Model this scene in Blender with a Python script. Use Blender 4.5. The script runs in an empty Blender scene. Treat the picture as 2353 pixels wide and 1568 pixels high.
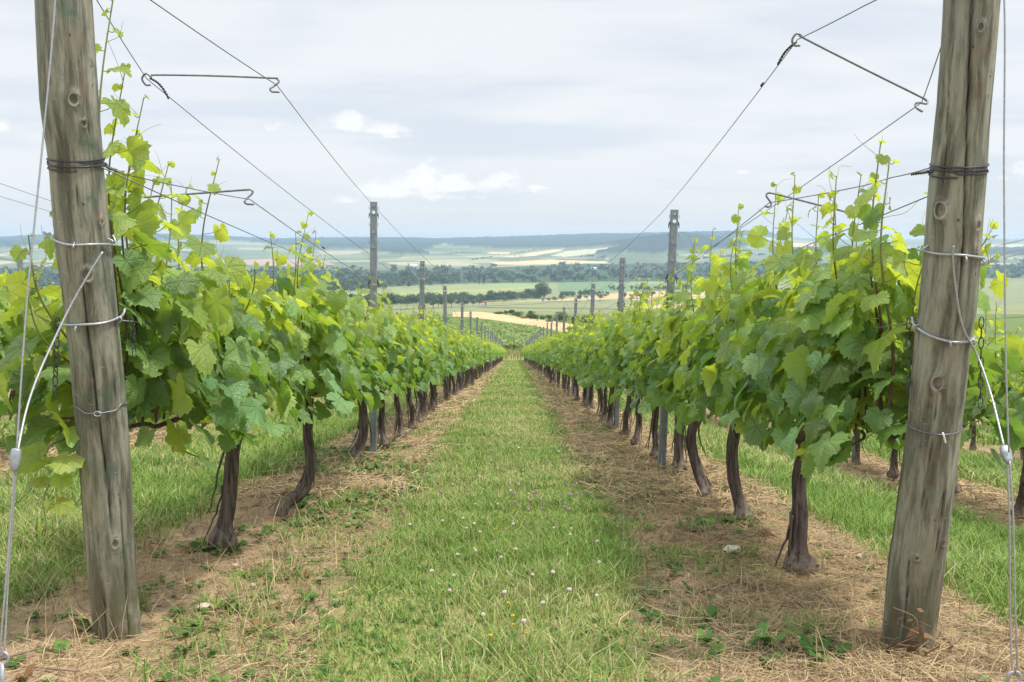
import bpy, math, random
import numpy as np
from mathutils import Vector, Matrix

R = math.radians
sc = bpy.context.scene
COL = sc.collection
rng = np.random.default_rng(11)

# ------------------------------------------------------------------ camera, world, sun, exposure
F = 2270.0                      # focal length in pixels of a 2353 px wide picture
PITCH = math.atan(219.0 / F)
YAW = math.atan(3.5 / F)
H0 = 0.80                       # eye height over the sloping alley
S = math.tan(PITCH + math.atan(25.0 / F))   # slope of the vineyard
CZ = H0 / math.cos(math.atan(S))
cam_d = bpy.data.cameras.new("camera")
cam = bpy.data.objects.new("camera", cam_d)
COL.objects.link(cam)
cam.location = (0, 0, CZ)
cam.rotation_euler = (R(90) - PITCH, 0, YAW)
cam_d.sensor_width = 36.0
cam_d.lens = 36.0 * F / 2353.0
cam_d.clip_start = 0.05
cam_d.clip_end = 40000
sc.camera = cam
CAMR = np.array(cam.rotation_euler.to_matrix())

SUN_TO = Vector((0.40, -0.16, 0.88)).normalized()
sun_d = bpy.data.lights.new("sun", 'SUN')
sun_d.energy = 3.1
sun_d.angle = R(6)
sun_d.color = (1.0, 0.955, 0.88)
sun = bpy.data.objects.new("sun", sun_d)
COL.objects.link(sun)
sun.rotation_euler = SUN_TO.to_track_quat('Z', 'Y').to_euler()
sun.location = (0, 0, 50)

sc.view_settings.view_transform = 'Standard'
sc.view_settings.look = 'None'
sc.view_settings.gamma = 1
sc.view_settings.use_curve_mapping = False
sc.view_settings.exposure = 0.45
sc.render.engine = 'CYCLES'
sc.cycles.use_denoising = True
sc.cycles.denoising_prefilter = 'NONE'
sc.cycles.use_adaptive_sampling = False
sc.cycles.max_bounces = 8
sc.cycles.diffuse_bounces = 4
sc.cycles.transmission_bounces = 6
sc.cycles.volume_bounces = 1
sc.cycles.sample_clamp_indirect = 6


class NT:
    """small helper round a node tree"""
    def __init__(s, tree):
        s.t = tree
        tree.nodes.clear()

    def n(s, typ, **kw):
        nd = s.t.nodes.new(typ)
        for k, v in kw.items():
            setattr(nd, k, v)
        return nd

    def put(s, sock, v):
        if v is None:
            return
        if isinstance(v, bpy.types.NodeSocket):
            s.t.links.new(v, sock)
        else:
            if hasattr(sock.default_value, '__len__') and not hasattr(v, '__len__'):
                v = (v,) * len(sock.default_value)
            if hasattr(v, '__len__') and len(v) == 3 and len(sock.default_value) == 4:
                v = (*v, 1)
            sock.default_value = v

    def m(s, op, a, b=None, c=None, clamp=False):
        nd = s.n('ShaderNodeMath', operation=op, use_clamp=clamp)
        for i, v in enumerate((a, b, c)):
            s.put(nd.inputs[i], v)
        return nd.outputs[0]

    def vm(s, op, a, b=None):
        nd = s.n('ShaderNodeVectorMath', operation=op)
        s.put(nd.inputs[0], a)
        s.put(nd.inputs[1], b)
        return nd.outputs[0]

    def mix(s, f, a, b, blend='MIX'):
        nd = s.n('ShaderNodeMix', data_type='RGBA', blend_type=blend, clamp_factor=True)
        s.put(nd.inputs[0], f)
        s.put(nd.inputs[6], a)
        s.put(nd.inputs[7], b)
        return nd.outputs[2]

    def ss(s, v, a, b, lo=0.0, hi=1.0):
        nd = s.n('ShaderNodeMapRange', interpolation_type='SMOOTHSTEP')
        s.put(nd.inputs[0], v)
        for i, x in enumerate((a, b, lo, hi)):
            s.put(nd.inputs[i + 1], x)
        return nd.outputs[0]

    def noise(s, vec, scale, detail=4, rough=.55, dist=0.0):
        nd = s.n('ShaderNodeTexNoise')
        if vec is not None:
            s.put(nd.inputs['Vector'], vec)
        s.put(nd.inputs['Scale'], scale)
        s.put(nd.inputs['Detail'], detail)
        s.put(nd.inputs['Roughness'], rough)
        s.put(nd.inputs['Distortion'], dist)
        return nd.outputs[0]

    def attr(s, name):
        return s.n('ShaderNodeAttribute', attribute_name=name)

    def xyz(s, v):
        nd = s.n('ShaderNodeSeparateXYZ')
        s.put(nd.inputs[0], v)
        return nd.outputs

    def cxyz(s, x, y, z):
        nd = s.n('ShaderNodeCombineXYZ')
        for i, v in enumerate((x, y, z)):
            s.put(nd.inputs[i], v)
        return nd.outputs[0]

    def bump(s, h, strength=.5, dist=.01):
        nd = s.n('ShaderNodeBump')
        s.put(nd.inputs['Height'], h)
        nd.inputs['Strength'].default_value = strength
        nd.inputs['Distance'].default_value = dist
        return nd.outputs[0]

    def bsdf(s, col, rough=.6, spec=.3, normal=None, metal=0.0):
        nd = s.n('ShaderNodeBsdfPrincipled')
        s.put(nd.inputs['Base Color'], col)
        s.put(nd.inputs['Roughness'], rough)
        s.put(nd.inputs['Specular IOR Level'], spec)
        s.put(nd.inputs['Metallic'], metal)
        s.put(nd.inputs['Normal'], normal)
        return nd.outputs[0]

    def out(s, surf):
        o = s.n('ShaderNodeOutputMaterial')
        s.t.links.new(surf, o.inputs[0])


def new_mat(name):
    m = bpy.data.materials.new(name)
    m.use_nodes = True
    return m, NT(m.node_tree)


# ---- the sky: thin bright cloud over a clear sky, a few small cumulus low down
world = bpy.data.worlds.new("World")
sc.world = world
world.use_nodes = True
W = NT(world.node_tree)
tc = W.n('ShaderNodeTexCoord').outputs['Generated']
dirv = W.vm('NORMALIZE', tc)
dx_, dy_, dz_ = W.xyz(dirv)
sky = W.n('ShaderNodeTexSky', sky_type='NISHITA', sun_disc=False)
sky.sun_elevation = math.asin(SUN_TO.z)
sky.sun_rotation = math.atan2(SUN_TO.x, SUN_TO.y)
sky.air_density = 1.0
sky.dust_density = 1.5
clear = W.mix(1.0, sky.outputs[0], (0.085, 0.085, 0.085), 'MULTIPLY')
el = W.m('MAXIMUM', dz_, 0.0)
yy = W.m('MAXIMUM', dy_, 0.05)
gu = W.m('DIVIDE', dx_, yy)                  # tangent of the bearing
gv = W.m('DIVIDE', dz_, yy)                  # tangent of the height
den = W.m('ADD', el, 0.06)
layer = W.cxyz(W.m('DIVIDE', dx_, den), W.m('DIVIDE', dy_, den), 0.0)
streak = W.noise(W.vm('MULTIPLY', layer, (0.55, 0.9, 1)), 1.0, 6, .55, .35)
streak2 = W.noise(W.cxyz(W.m('MULTIPLY', gu, 3.0), W.m('MULTIPLY', gv, 17.0), 3.3), 1.3, 5, .5, .3)
cover = W.m('ADD', W.m('MULTIPLY', streak, .5), W.m('MULTIPLY', streak2, .5))
cover = W.ss(cover, .36, .58)
lift = W.ss(el, .22, .85, .98, 1.95)     # overcast sky is brighter overhead
veil = W.mix(cover, (.592, .634, .690), (.715, .727, .745))
veil = W.mix(W.ss(gv, 0.0, .11, .75, 0.0), veil, (.625, .638, .655))
base_sky = W.mix(.90, clear, veil)
cum_n = W.noise(W.cxyz(W.m('MULTIPLY', gu, 1.0), W.m('MULTIPLY', gv, 1.4), 0.7), 42.0, 6, .6, .2)
cum_l = W.noise(W.cxyz(W.m('MULTIPLY', gu, 1.0), W.m('MULTIPLY', gv, 1.6), 4.7), 20.0, 5, .55, .2)
cum_n2 = W.m('SUBTRACT', cum_n, .5)
tot = None
lit = None
for (cx, cy, rx, ry) in ((955, 424, 88, 44), (1050, 432, 90, 30), (1138, 430, 72, 30), (1192, 442, 56, 16), (905, 446, 80, 24), (1000, 455, 150, 16),
                         (845, 442, 36, 26), (800, 464, 42, 13), (1232, 434, 28, 10), (800, 298, 60, 28), (872, 308, 66, 20), (912, 320, 46, 9),
                         (622, 304, 44, 14), (1700, 400, 26, 14), (2345, 402, 50, 28), (2290, 412, 30, 13), (18, 302, 40, 20)):
    ux = (cx - 1180) / F
    vy = (565 - cy) / F
    a = W.m('DIVIDE', W.m('SUBTRACT', gu, ux), rx * 1.35 / F)
    b = W.m('DIVIDE', W.m('SUBTRACT', gv, vy), ry * 1.35 / F)
    bb = W.m('MULTIPLY', W.m('MINIMUM', b, 0.0), .55)      # flatter and softer below
    b2 = W.m('ADD', b, bb)
    d = W.m('SQRT', W.m('ADD', W.m('MULTIPLY', a, a), W.m('MULTIPLY', b2, b2)))
    k = W.m('SUBTRACT', 1.0, d)
    soft = ry > 30 and rx > 100 or ry == 16
    if soft:
        k = W.m('MULTIPLY', k, .42)
    if rx < 52:
        k = W.m('MULTIPLY', k, .55)
    k = W.m('ADD', k, W.m('MULTIPLY', W.m('MINIMUM', b, 0.0), .45))
    tot = k if tot is None else W.m('MAXIMUM', tot, k)
dens = W.m('ADD', W.m('MULTIPLY', W.m('MAXIMUM', tot, -1.0), 1.25), W.m('MULTIPLY', cum_n2, 2.1))
frontm = W.m('GREATER_THAN', dy_, 0.1)
cm = W.m('MULTIPLY', W.ss(dens, -.22, .62), frontm)
topl = W.ss(W.m('ADD', dens, W.m('MULTIPLY', W.m('SUBTRACT', cum_l, .5), 1.6)), .1, .9)
cumcol = W.mix(topl, (.60, .622, .665), (.86, .85, .83))
final = W.mix(W.m('MULTIPLY', cm, .58), base_sky, cumcol)
vmul = W.n('ShaderNodeVectorMath', operation='SCALE')
W.put(vmul.inputs[0], final)
W.put(vmul.inputs['Scale'], lift)
bg = W.n('ShaderNodeBackground')
W.put(bg.inputs[0], vmul.outputs[0])
bg.inputs[1].default_value = 1.0
wo = W.n('ShaderNodeOutputWorld')
W.t.links.new(bg.outputs[0], wo.inputs[0])


# ------------------------------------------------------------------ helpers
def unp(px, py, Y):
    """the point at world depth Y behind pixel (px, py) of a 2353 x 1568 picture"""
    d = CAMR @ np.array(((px - 1176.5) / F, (784 - py) / F, -1.0))
    t = Y / d[1]
    return np.array((d[0] * t, Y, CZ + d[2] * t))


def proj(P):
    q = (P - np.array((0, 0, CZ))) @ CAMR
    w = np.minimum(q[..., 2], -1e-3)
    return 1176.5 - F * q[..., 0] / w, 784 + F * q[..., 1] / w


def _hash(i, j, seed):
    n = (i.astype(np.int64) * 374761393 + j.astype(np.int64) * 668265263 + seed * 974711) & 0xFFFFFFFF
    n = ((n ^ (n >> 13)) * 1274126177) & 0xFFFFFFFF
    return ((n ^ (n >> 16)) & 0xFFFF) / 65535.0


def vn(x, y, seed=0):
    x = np.asarray(x, float)
    y = np.asarray(y, float)
    i = np.floor(x)
    j = np.floor(y)
    fx = x - i
    fy = y - j
    fx = fx * fx * (3 - 2 * fx)
    fy = fy * fy * (3 - 2 * fy)
    a = _hash(i, j, seed)
    b = _hash(i + 1, j, seed)
    c = _hash(i, j + 1, seed)
    d = _hash(i + 1, j + 1, seed)
    return a + (b - a) * fx + (c - a) * fy + (a - b - c + d) * fx * fy


def fbm(x, y, seed=0, o=4):
    s = 0.0
    a = .5
    for k in range(o):
        s = s + a * vn(x * 2 ** k, y * 2 ** k, seed + k * 17)
        a *= .5
    return s / (1 - .5 ** o)


def sstep(a, b, x):
    t = np.clip((x - a) / (b - a), 0, 1)
    return t * t * (3 - 2 * t)


def nrm(v):
    v = np.asarray(v, float)
    return v / np.maximum(np.linalg.norm(v, axis=-1, keepdims=True), 1e-9)


class Bag:
    """collects vertices, faces and per-vertex attributes for ONE mesh"""
    def __init__(s):
        s.v = []
        s.f = {3: [], 4: []}
        s.n = 0
        s.at = {}

    def add(s, V, *Fs, **at):
        V = np.asarray(V, float).reshape(-1, 3)
        for f in Fs:
            f = np.asarray(f, np.int64)
            if len(f):
                s.f[f.shape[1]].append(f + s.n)
        for k, a in at.items():
            a = np.asarray(a, float)
            if a.ndim == 0 or (a.ndim == 1 and len(a) == 3 and len(V) != 3):
                a = np.broadcast_to(a, (len(V),) + a.shape)
            s.at.setdefault(k, []).append(a)
        s.v.append(V)
        s.n += len(V)

    def mesh(s, name, mat, smooth=True):
        V = np.concatenate(s.v) if s.v else np.zeros((0, 3))
        me = bpy.data.meshes.new(name)
        me.vertices.add(len(V))
        me.vertices.foreach_set('co', V.astype(np.float32).ravel())
        loops = []
        tot = []
        for k in (3, 4):
            if s.f[k]:
                f = np.concatenate(s.f[k])
                loops.append(f.ravel())
                tot.append(np.full(len(f), k, np.int32))
        loops = np.concatenate(loops).astype(np.int32)
        tot = np.concatenate(tot)
        me.loops.add(len(loops))
        me.loops.foreach_set('vertex_index', loops)
        me.polygons.add(len(tot))
        st = np.zeros(len(tot), np.int32)
        st[1:] = np.cumsum(tot)[:-1]
        me.polygons.foreach_set('loop_start', st)
        me.polygons.foreach_set('use_smooth', np.full(len(tot), smooth, bool))
        for k, arrs in s.at.items():
            a = np.concatenate(arrs).astype(np.float32)
            if a.ndim == 1:
                me.attributes.new(k, 'FLOAT', 'POINT').data.foreach_set('value', a)
            else:
                me.attributes.new(k, 'FLOAT_VECTOR', 'POINT').data.foreach_set('vector', a.ravel())
        me.update(calc_edges=True)
        me.validate()
        if mat:
            me.materials.append(mat)
        return me

    def obj(s, name, mat, parent=None, smooth=True, loc=None):
        o = bpy.data.objects.new(name, s.mesh(name, mat, smooth))
        COL.objects.link(o)
        if parent is not None:
            o.parent = parent
        if loc is not None:
            o.location = loc
        return o


def tag(o, label=None, cat=None, group=None, kind=None):
    for k, v in (('label', label), ('category', cat), ('group', group), ('kind', kind)):
        if v:
            o[k] = v
    return o


def thing(name, loc, label, cat, group=None):
    o = bpy.data.objects.new(name, None)
    o.empty_display_size = .1
    COL.objects.link(o)
    o.location = [float(a) for a in loc]
    return tag(o, label, cat, group)


def copy_tree(o, parent=None):
    c = o.copy()
    COL.objects.link(c)
    if parent is not None:
        c.parent = parent
    for ch in list(o.children):
        copy_tree(ch, c)
    return c


def tube(P, r, sides=8, cap=True):
    P = np.asarray(P, float)
    n = len(P)
    r = np.broadcast_to(np.asarray(r, float), (n,))
    T = np.gradient(P, axis=0)
    T = nrm(T)
    u = np.cross(T[0], (0, 0, 1.0))
    if np.linalg.norm(u) < .05:
        u = np.cross(T[0], (1.0, 0, 0))
    u = nrm(u)
    U = np.zeros((n, 3))
    for i in range(n):
        u = u - T[i] * np.dot(u, T[i])
        u = nrm(u)
        U[i] = u
    B = np.cross(T, U)
    a = np.arange(sides) * 2 * math.pi / sides
    V = P[:, None, :] + r[:, None, None] * (np.cos(a)[None, :, None] * U[:, None, :] + np.sin(a)[None, :, None] * B[:, None, :])
    V = V.reshape(-1, 3)
    i = np.arange(n - 1)[:, None] * sides
    j = np.arange(sides)[None, :]
    j2 = (j + 1) % sides
    Q = np.stack([i + j, i + j2, i + sides + j2, i + sides + j], -1).reshape(-1, 4)
    if not cap:
        return V, Q
    V = np.vstack([V, P[:1], P[-1:]])
    k = np.arange(sides)
    k2 = (k + 1) % sides
    t1 = np.stack([np.full(sides, n * sides), k2, k], -1)
    b0 = (n - 1) * sides
    t2 = np.stack([np.full(sides, n * sides + 1), b0 + k, b0 + k2], -1)
    return V, Q, np.vstack([t1, t2])


def smooth_path(P, n):
    """Catmull-Rom through the points"""
    P = np.asarray(P, float)
    m = len(P)
    E = np.vstack([2 * P[0] - P[1], P, 2 * P[-1] - P[-2]])
    out = []
    for t in np.linspace(0, m - 1, n):
        i = min(int(t), m - 2)
        f = t - i
        p0, p1, p2, p3 = E[i], E[i + 1], E[i + 2], E[i + 3]
        out.append(.5 * (2 * p1 + (p2 - p0) * f + (2 * p0 - 5 * p1 + 4 * p2 - p3) * f * f + (3 * p1 - p0 - 3 * p2 + p3) * f ** 3))
    return np.array(out)


def box(bag, c, d, rot=0.0, **at):
    """a box with centre c and full size d, turned about z"""
    sx, sy, sz = np.array(d) / 2
    V = np.array([(x, y, z) for x in (-sx, sx) for y in (-sy, sy) for z in (-sz, sz)])
    cs, sn = math.cos(rot), math.sin(rot)
    V = V @ np.array(((cs, sn, 0), (-sn, cs, 0), (0, 0, 1))) + np.array(c)
    bag.add(V, [(0, 1, 3, 2), (4, 6, 7, 5), (0, 4, 5, 1), (2, 3, 7, 6), (0, 2, 6, 4), (1, 5, 7, 3)], **at)


_ONES = 'zeroth first second third fourth fifth sixth seventh eighth ninth tenth eleventh twelfth thirteenth fourteenth fifteenth sixteenth seventeenth eighteenth nineteenth'.split()
_TENS = 'x x twenty thirty forty fifty sixty seventy eighty ninety'.split()


def ordinal(n):
    if n < 20:
        return _ONES[n]
    if n == 100:
        return 'hundredth'
    t, u = divmod(n, 10)
    return (_TENS[t] + '-' + _ONES[u]) if u else _TENS[t][:-1] + 'ieth'


# ------------------------------------------------------------------ the lie of the land
ROWS = {'l1': -1.05, 'r1': 1.04, 'l2': -3.17, 'r2': 3.16, 'l3': -5.29, 'r3': 5.28, 'l4': -7.4, 'l5': -9.5, 'r4': 7.4}
ROW_END = 93.0
_PD = np.array((-20, 0, 93, 116, 330, 480, 900, 1500, 1800, 2500, 3300, 4200, 5200, 6300, 7500, 9000, 9600, 10500, 12500))
_PZ = np.array((20 * S - CZ, -CZ, -93 * S - CZ, -12.4, -25.4, -33, -57, -88, -90, -90, -86, -72, -50, -22, 15, 60, 75, 60, 20)) + CZ
_SKX = np.array((-900, 0, 90, 250, 430, 560, 640, 670, 815, 950, 998, 1206, 1264, 1380, 1410, 1500, 1540, 1650, 1740, 1840, 1920, 2330, 3300))
_SKY = np.array((550, 549, 544, 543, 542, 548, 552, 552, 550, 550, 552, 546, 544.5, 541, 542, 539, 537, 534.5, 536, 549, 550, 549, 550))


def cross_h(x):
    l = .09 * sstep(1.2, 3.1, -x)
    r = -.24 * sstep(1.1, 3.1, x) - .10 * sstep(3.3, 6.0, x)
    return l + r


def ground(x, y):
    x = np.asarray(x, float)
    y = np.asarray(y, float)
    z = np.interp(y, _PD, _PZ)
    z = z + cross_h(x) * (1 - sstep(60, 120, y)) + .02 * sstep(-.2, -1.0, x) * (1 - sstep(60, 120, y))
    yf = np.maximum(y, 50.0)
    px = 1180 + F * x / yf
    w = sstep(6300, 9400, y)
    zs = (565 - np.interp(px, _SKX, _SKY)) / F * 9600 + CZ
    z = z + w * (zs - 75 - CZ)
    z = z + 88 * np.exp(-((px - 1560) / np.where(px < 1560, 165, 150)) ** 2 - ((y - 6000) / 620) ** 2)
    z = z + 22 * np.exp(-((px + 60) / 420) ** 2) * sstep(3300, 5200, y) * (1 - sstep(6800, 9000, y))
    far = sstep(2900, 5000, y)
    z = z + far * (fbm(x / 900, y / 900, 5) - .5) * 22
    return z


def row_dist(x):
    d = np.full(np.shape(x), 99.0)
    for r in ROWS.values():
        d = np.minimum(d, np.abs(x - r))
    return d


def grassy(x, y):
    """1 on turf, 0 on the bare, straw-covered strips under the rows"""
    x = np.asarray(x, float)
    y = np.asarray(y, float)
    d = row_dist(x)
    w = .44 + .30 * (fbm(x * 1.1 + 7, y * .55, 21) - .5) + .12 * (fbm(x * 5, y * 5, 25) - .5)
    w = w + .16 * sstep(4.6, 2.6, y) * (x > 0) * (x < 1.04) + .05 * sstep(6, 2.5, y) * (x < 0) * (x > -1.05)
    w = w + .10 * (x > 0) * (x < 1.04)
    g = sstep(-.10, .10, d - w)
    return np.maximum(g, sstep(90, 96, y))


def in_poly(px, py, poly):
    poly = np.asarray(poly, float)
    c = np.zeros(px.shape, bool)
    j = len(poly) - 1
    for i in range(len(poly)):
        xi, yi = poly[i]
        xj, yj = poly[j]
        hit = ((yi > py) != (yj > py)) & (px < (xj - xi) * (py - yi) / ((yj - yi) or 1e-9) + xi)
        c ^= hit
        j = i
    return c


def build_ground():
    D = [-3.0]
    while D[-1] < 12400:
        d = D[-1]
        D.append(d + min(max(.035, d * d / 1300.0), max(.011 * abs(d), .035)))
    D = np.array(D)
    nc = 620
    t = np.linspace(-1, 1, nc)
    t = np.sign(t) * np.abs(t) ** 1.15
    wd = 7 + .74 * np.maximum(D, 0)
    X = t[None, :] * wd[:, None]
    Y = np.broadcast_to(D[:, None], X.shape).copy()
    Z = ground(X, Y)
    px, py = proj(np.stack([X, Y, Z], -1))
    g = grassy(X, Y)
    near = 1 - sstep(20, 60, Y)
    Z = Z + near * ((fbm(X * 3, Y * 3, 3) - .5) * .05 + (fbm(X * 14, Y * 14, 9) - .5) * .042 * (1 - .6 * g))
    col = np.zeros(X.shape + (3,))
    # near ground: soil and turf
    m1 = fbm(X * 1.7, Y * 1.7, 31)[..., None]
    soil = np.array((.325, .232, .142)) * (.60 + .8 * m1)
    turf = np.array((.20, .215, .075)) + np.array((.16, .12, .06)) * m1
    col = soil * (1 - g[..., None]) + turf * g[..., None]
    far = Y > 96
    # fields of the valley
    n = fbm(X / 160, Y / 160, 41)[..., None]
    meadow = np.array((.200, .218, .105)) * (.88 + .25 * n)
    col[far] = meadow[far]

    def paint(poly, c, lo=96, hi=99999):
        m = in_poly(px + (fbm(X / 55, Y / 55, 43) - .5) * 5, py + (fbm(X / 70, Y / 70, 44) - .5) * 1.2, poly) & (Y > lo) & (Y < hi)
        col[m] = np.array(c) * (.93 + .14 * n[m])
        return m
    hd = (Y > 92) & (Y < 118)
    col[hd] = (np.array((.27, .255, .105)) * (.85 + .3 * n))[hd]
    col[(Y >= 117) & (Y < 470)] = np.array((.12, .165, .055))
    hills = Y > 3000
    hn = fbm(X / 420, Y / 420, 47)[..., None]
    vine_c = np.array((.150, .178, .098)) + (hn - .5) * np.array((.10, .09, .05))
    strips = sstep(.55, .60, vn(X / 230 + .3 * Y / 230, Y / 330, 51))[..., None]
    vine_c = vine_c * (1 - strips * .16)
    strips2 = sstep(.72, .76, vn(X / 350 - .2 * Y / 350, Y / 250, 57))[..., None]
    vine_c = vine_c * (1 - strips2) + np.array((.27, .27, .16)) * strips2
    wx = X + 60 * (fbm(X / 300, Y / 500, 71) - .5) + .25 * Y
    wy = Y + 160 * (fbm(X / 500, Y / 300, 72) - .5) - .3 * X
    cell = _hash(np.floor(wx / 170), np.floor(wy / 330 + _hash(np.floor(wx / 170), np.floor(wx * 0), 5)), 77)[..., None]
    vine_c = vine_c * (.80 + .36 * cell)
    vine_c = np.where(cell > .93, np.array((.34, .31, .19)), vine_c)
    col[hills] = vine_c[hills]
    TAN = (.56, .40, .22)
    PALE = (.42, .40, .26)
    paint([(1040, 717), (1105, 717), (1145, 722), (1290, 741), (1345, 751), (1420, 768), (1400, 800), (1275, 762), (1230, 750), (1130, 735), (1080, 729), (1040, 728)], (.54, .37, .205), 200, 900)
    paint([(600, 668), (919, 665), (1060, 655), (1242, 650), (1245, 662), (1200, 668), (1060, 680), (960, 684), (600, 690)], (.21, .255, .105), 1200, 3300)
    paint([(919, 672), (1060, 666), (1240, 658), (1244, 662), (1060, 674), (919, 681)], (.27, .28, .11), 1200, 3300)
    paint([(1280, 650), (1540, 648), (1600, 646), (1610, 665), (1430, 669), (1280, 670)], (.13, .20, .10), 1200, 3300)
    paint([(1405, 651), (1600, 647), (1600, 651), (1420, 655)], (.24, .25, .10), 1200, 3300)
    paint([(1262, 692), (1300, 686), (1440, 671), (1545, 669), (1720, 668), (1720, 686), (1550, 688), (1400, 690)], (.44, .33, .17), 700, 2600)
    paint([(1085, 693), (1230, 686), (1264, 688), (1264, 692), (1110, 697)], (.30, .30, .13), 700, 2600)
    paint([(1480, 686), (1545, 686), (1545, 691), (1475, 690)], (.38, .20, .10), 700, 2600)
    paint([(1440, 703), (1560, 700), (1600, 706), (1470, 709)], (.52, .36, .22), 700, 2600)
    paint([(1100, 706), (1560, 712), (1560, 714), (1100, 708)], (.10, .11, .05), 500, 2600)
    # far hillsides
    paint([(1126, 604), (1263, 597), (1315, 599), (1390, 601), (1400, 605), (1300, 606), (1200, 608.5), (1126, 608)], TAN, 2600)
    paint([(1155, 591), (1264, 575), (1294, 572.5), (1290, 577), (1264, 581), (1230, 588), (1180, 592)], TAN, 2600)
    paint([(1264, 588), (1310, 576), (1390, 570), (1420, 568), (1410, 577), (1370, 582), (1300, 591)], PALE, 2600)
    paint([(1125, 579), (1185, 580.5), (1160, 585), (1120, 583)], TAN, 2600)
    paint([(632, 595), (700, 595), (775, 608), (680, 613), (500, 606), (500, 598)], (.36, .25, .19), 2600)
    paint([(730, 578), (830, 576), (830, 583), (740, 584)], (.33, .29, .19), 2600)
    paint([(1780, 563), (1830, 558), (1890, 562), (1880, 571), (1800, 567)], TAN, 2600)
    paint([(1690, 545), (1760, 546), (1790, 552), (1700, 549)], PALE, 2600)
    paint([(2250, 565), (2353, 560), (2353, 570), (2260, 573)], PALE, 2600)
    paint([(1600, 630), (1900, 622), (2353, 628), (2353, 634), (1900, 640), (1600, 638)], (.30, .30, .13), 2000)
    woods = np.zeros(X.shape, bool)
    for poly in ([(-900, 500), (640, 500), (920, 500), (1010, 500), (1300, 500), (1780, 500), (1780, 545), (1690, 547), (1560, 550), (1440, 549), (1365, 548), (1340, 556), (1310, 562),
                  (1293, 571), (1264, 573), (1150, 572), (1050, 567), (1025, 562), (1010, 563), (983, 573), (970, 580), (985, 586), (919, 587), (850, 576),
                  (780, 573), (668, 567), (632, 565), (560, 556), (430, 553), (250, 556), (90, 566), (0, 571), (-900, 573)],
                 [(1293, 573), (1310, 562), (1340, 555), (1365, 544), (1440, 540), (1550, 540), (1700, 548), (1760, 556), (1700, 572), (1560, 578), (1500, 584), (1440, 584), (1448, 578),
                  (1430, 583), (1390, 588), (1368, 586), (1372, 581), (1410, 576), (1432, 567), (1390, 567), (1330, 571)],
                 [(1780, 575), (1900, 572), (1960, 585), (1830, 592), (1770, 586)], [(2200, 580), (2353, 572), (2500, 572), (2500, 590), (2250, 592)]):
        woods |= in_poly(px + (fbm(X / 60, Y / 60, 45) - .5) * 14, py + (fbm(X / 90, Y / 90, 46) - .5) * 4, poly) & (Y > 4300)
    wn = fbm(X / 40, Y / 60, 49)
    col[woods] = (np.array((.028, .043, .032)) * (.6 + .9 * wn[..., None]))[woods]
    Z = Z + np.where(woods, 9 + 16 * wn, 0)
    belt = (Y > 1600) & (Y < 4300) & in_poly(px, py, [(-900, 610), (919, 622), (1100, 616), (1300, 608), (1700, 603), (2353, 612), (3300, 612), (3300, 640), (1900, 640), (1545, 646), (1060, 652), (600, 672), (-900, 690)])
    col[belt] = np.array((.045, .075, .035))
    nr = len(D)
    i = np.arange(nr - 1)[:, None] * nc
    j = np.arange(nc - 1)[None, :]
    Q = np.stack([i + j, i + j + 1, i + nc + j + 1, i + nc + j], -1).reshape(-1, 4)
    b = Bag()
    b.add(np.stack([X, Y, Z], -1), Q, col=col.reshape(-1, 3))
    m, T = new_mat('ground')
    pos = T.n('ShaderNodeNewGeometry').outputs['Position']
    c = T.attr('col').outputs['Color']
    _, yp, _ = T.xyz(pos)
    n1 = T.noise(pos, 55.0, 5, .7)
    n2 = T.noise(pos, 9.0, 5, .6)
    nearf = T.ss(yp, 15, 70, 1, 0)
    v = T.m('MULTIPLY', T.m('ADD', T.m('MULTIPLY', n1, .9), T.m('MULTIPLY', n2, .7)), 1.25)
    v = T.m('ADD', T.m('MULTIPLY', T.m('SUBTRACT', v, 1.0), nearf), 1.0)
    farn = T.noise(T.vm('MULTIPLY', pos, (1, .35, 1)), .09, 4, .6)
    v = T.m('MULTIPLY', v, T.ss(farn, .25, .75, .86, 1.14))
    sc_ = T.n('ShaderNodeVectorMath', operation='SCALE')
    T.put(sc_.inputs[0], c)
    T.put(sc_.inputs['Scale'], v)
    bm = T.bump(T.m('ADD', n1, n2), .6, .02)
    T.out(T.bsdf(sc_.outputs[0], .9, .1, bm))
    o = b.obj('ground', m)
    tag(o, 'vineyard slope falling to a valley of fields and wooded hills', kind='structure')


build_ground()


# ------------------------------------------------------------------ haze
def build_haze():
    b = Bag()
    box(b, (0, 5200, 8), (24000, 15000 - 100, 210))
    m = bpy.data.materials.new('haze')
    m.use_nodes = True
    T = NT(m.node_tree)
    pv = T.n('ShaderNodeVolumePrincipled')
    pv.inputs['Color'].default_value = (.54, .74, 1.0, 1)
    pv.inputs['Density'].default_value = 0.84e-4
    pv.inputs['Anisotropy'].default_value = .1
    o = T.n('ShaderNodeOutputMaterial')
    T.t.links.new(pv.outputs[0], o.inputs['Volume'])
    h = b.obj('haze', m, smooth=False)
    tag(h, 'pale blue summer haze over the whole valley', kind='stuff')


build_haze()


# ------------------------------------------------------------------ plain materials
def simple(name, col, rough=.6, spec=.3, metal=0.0, nscale=30, namt=.25, bump=0.0, bdist=.005):
    m, T = new_mat(name)
    p = T.n('ShaderNodeTexCoord').outputs['Object']
    n = T.noise(p, nscale, 4, .6)
    c = T.mix(1.0, col, T.cxyz(*(T.ss(n, .25, .75, 1 - namt, 1 + namt),) * 3), 'MULTIPLY')
    T.out(T.bsdf(c, rough, spec, T.bump(n, bump, bdist) if bump else None, metal))
    return m


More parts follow.
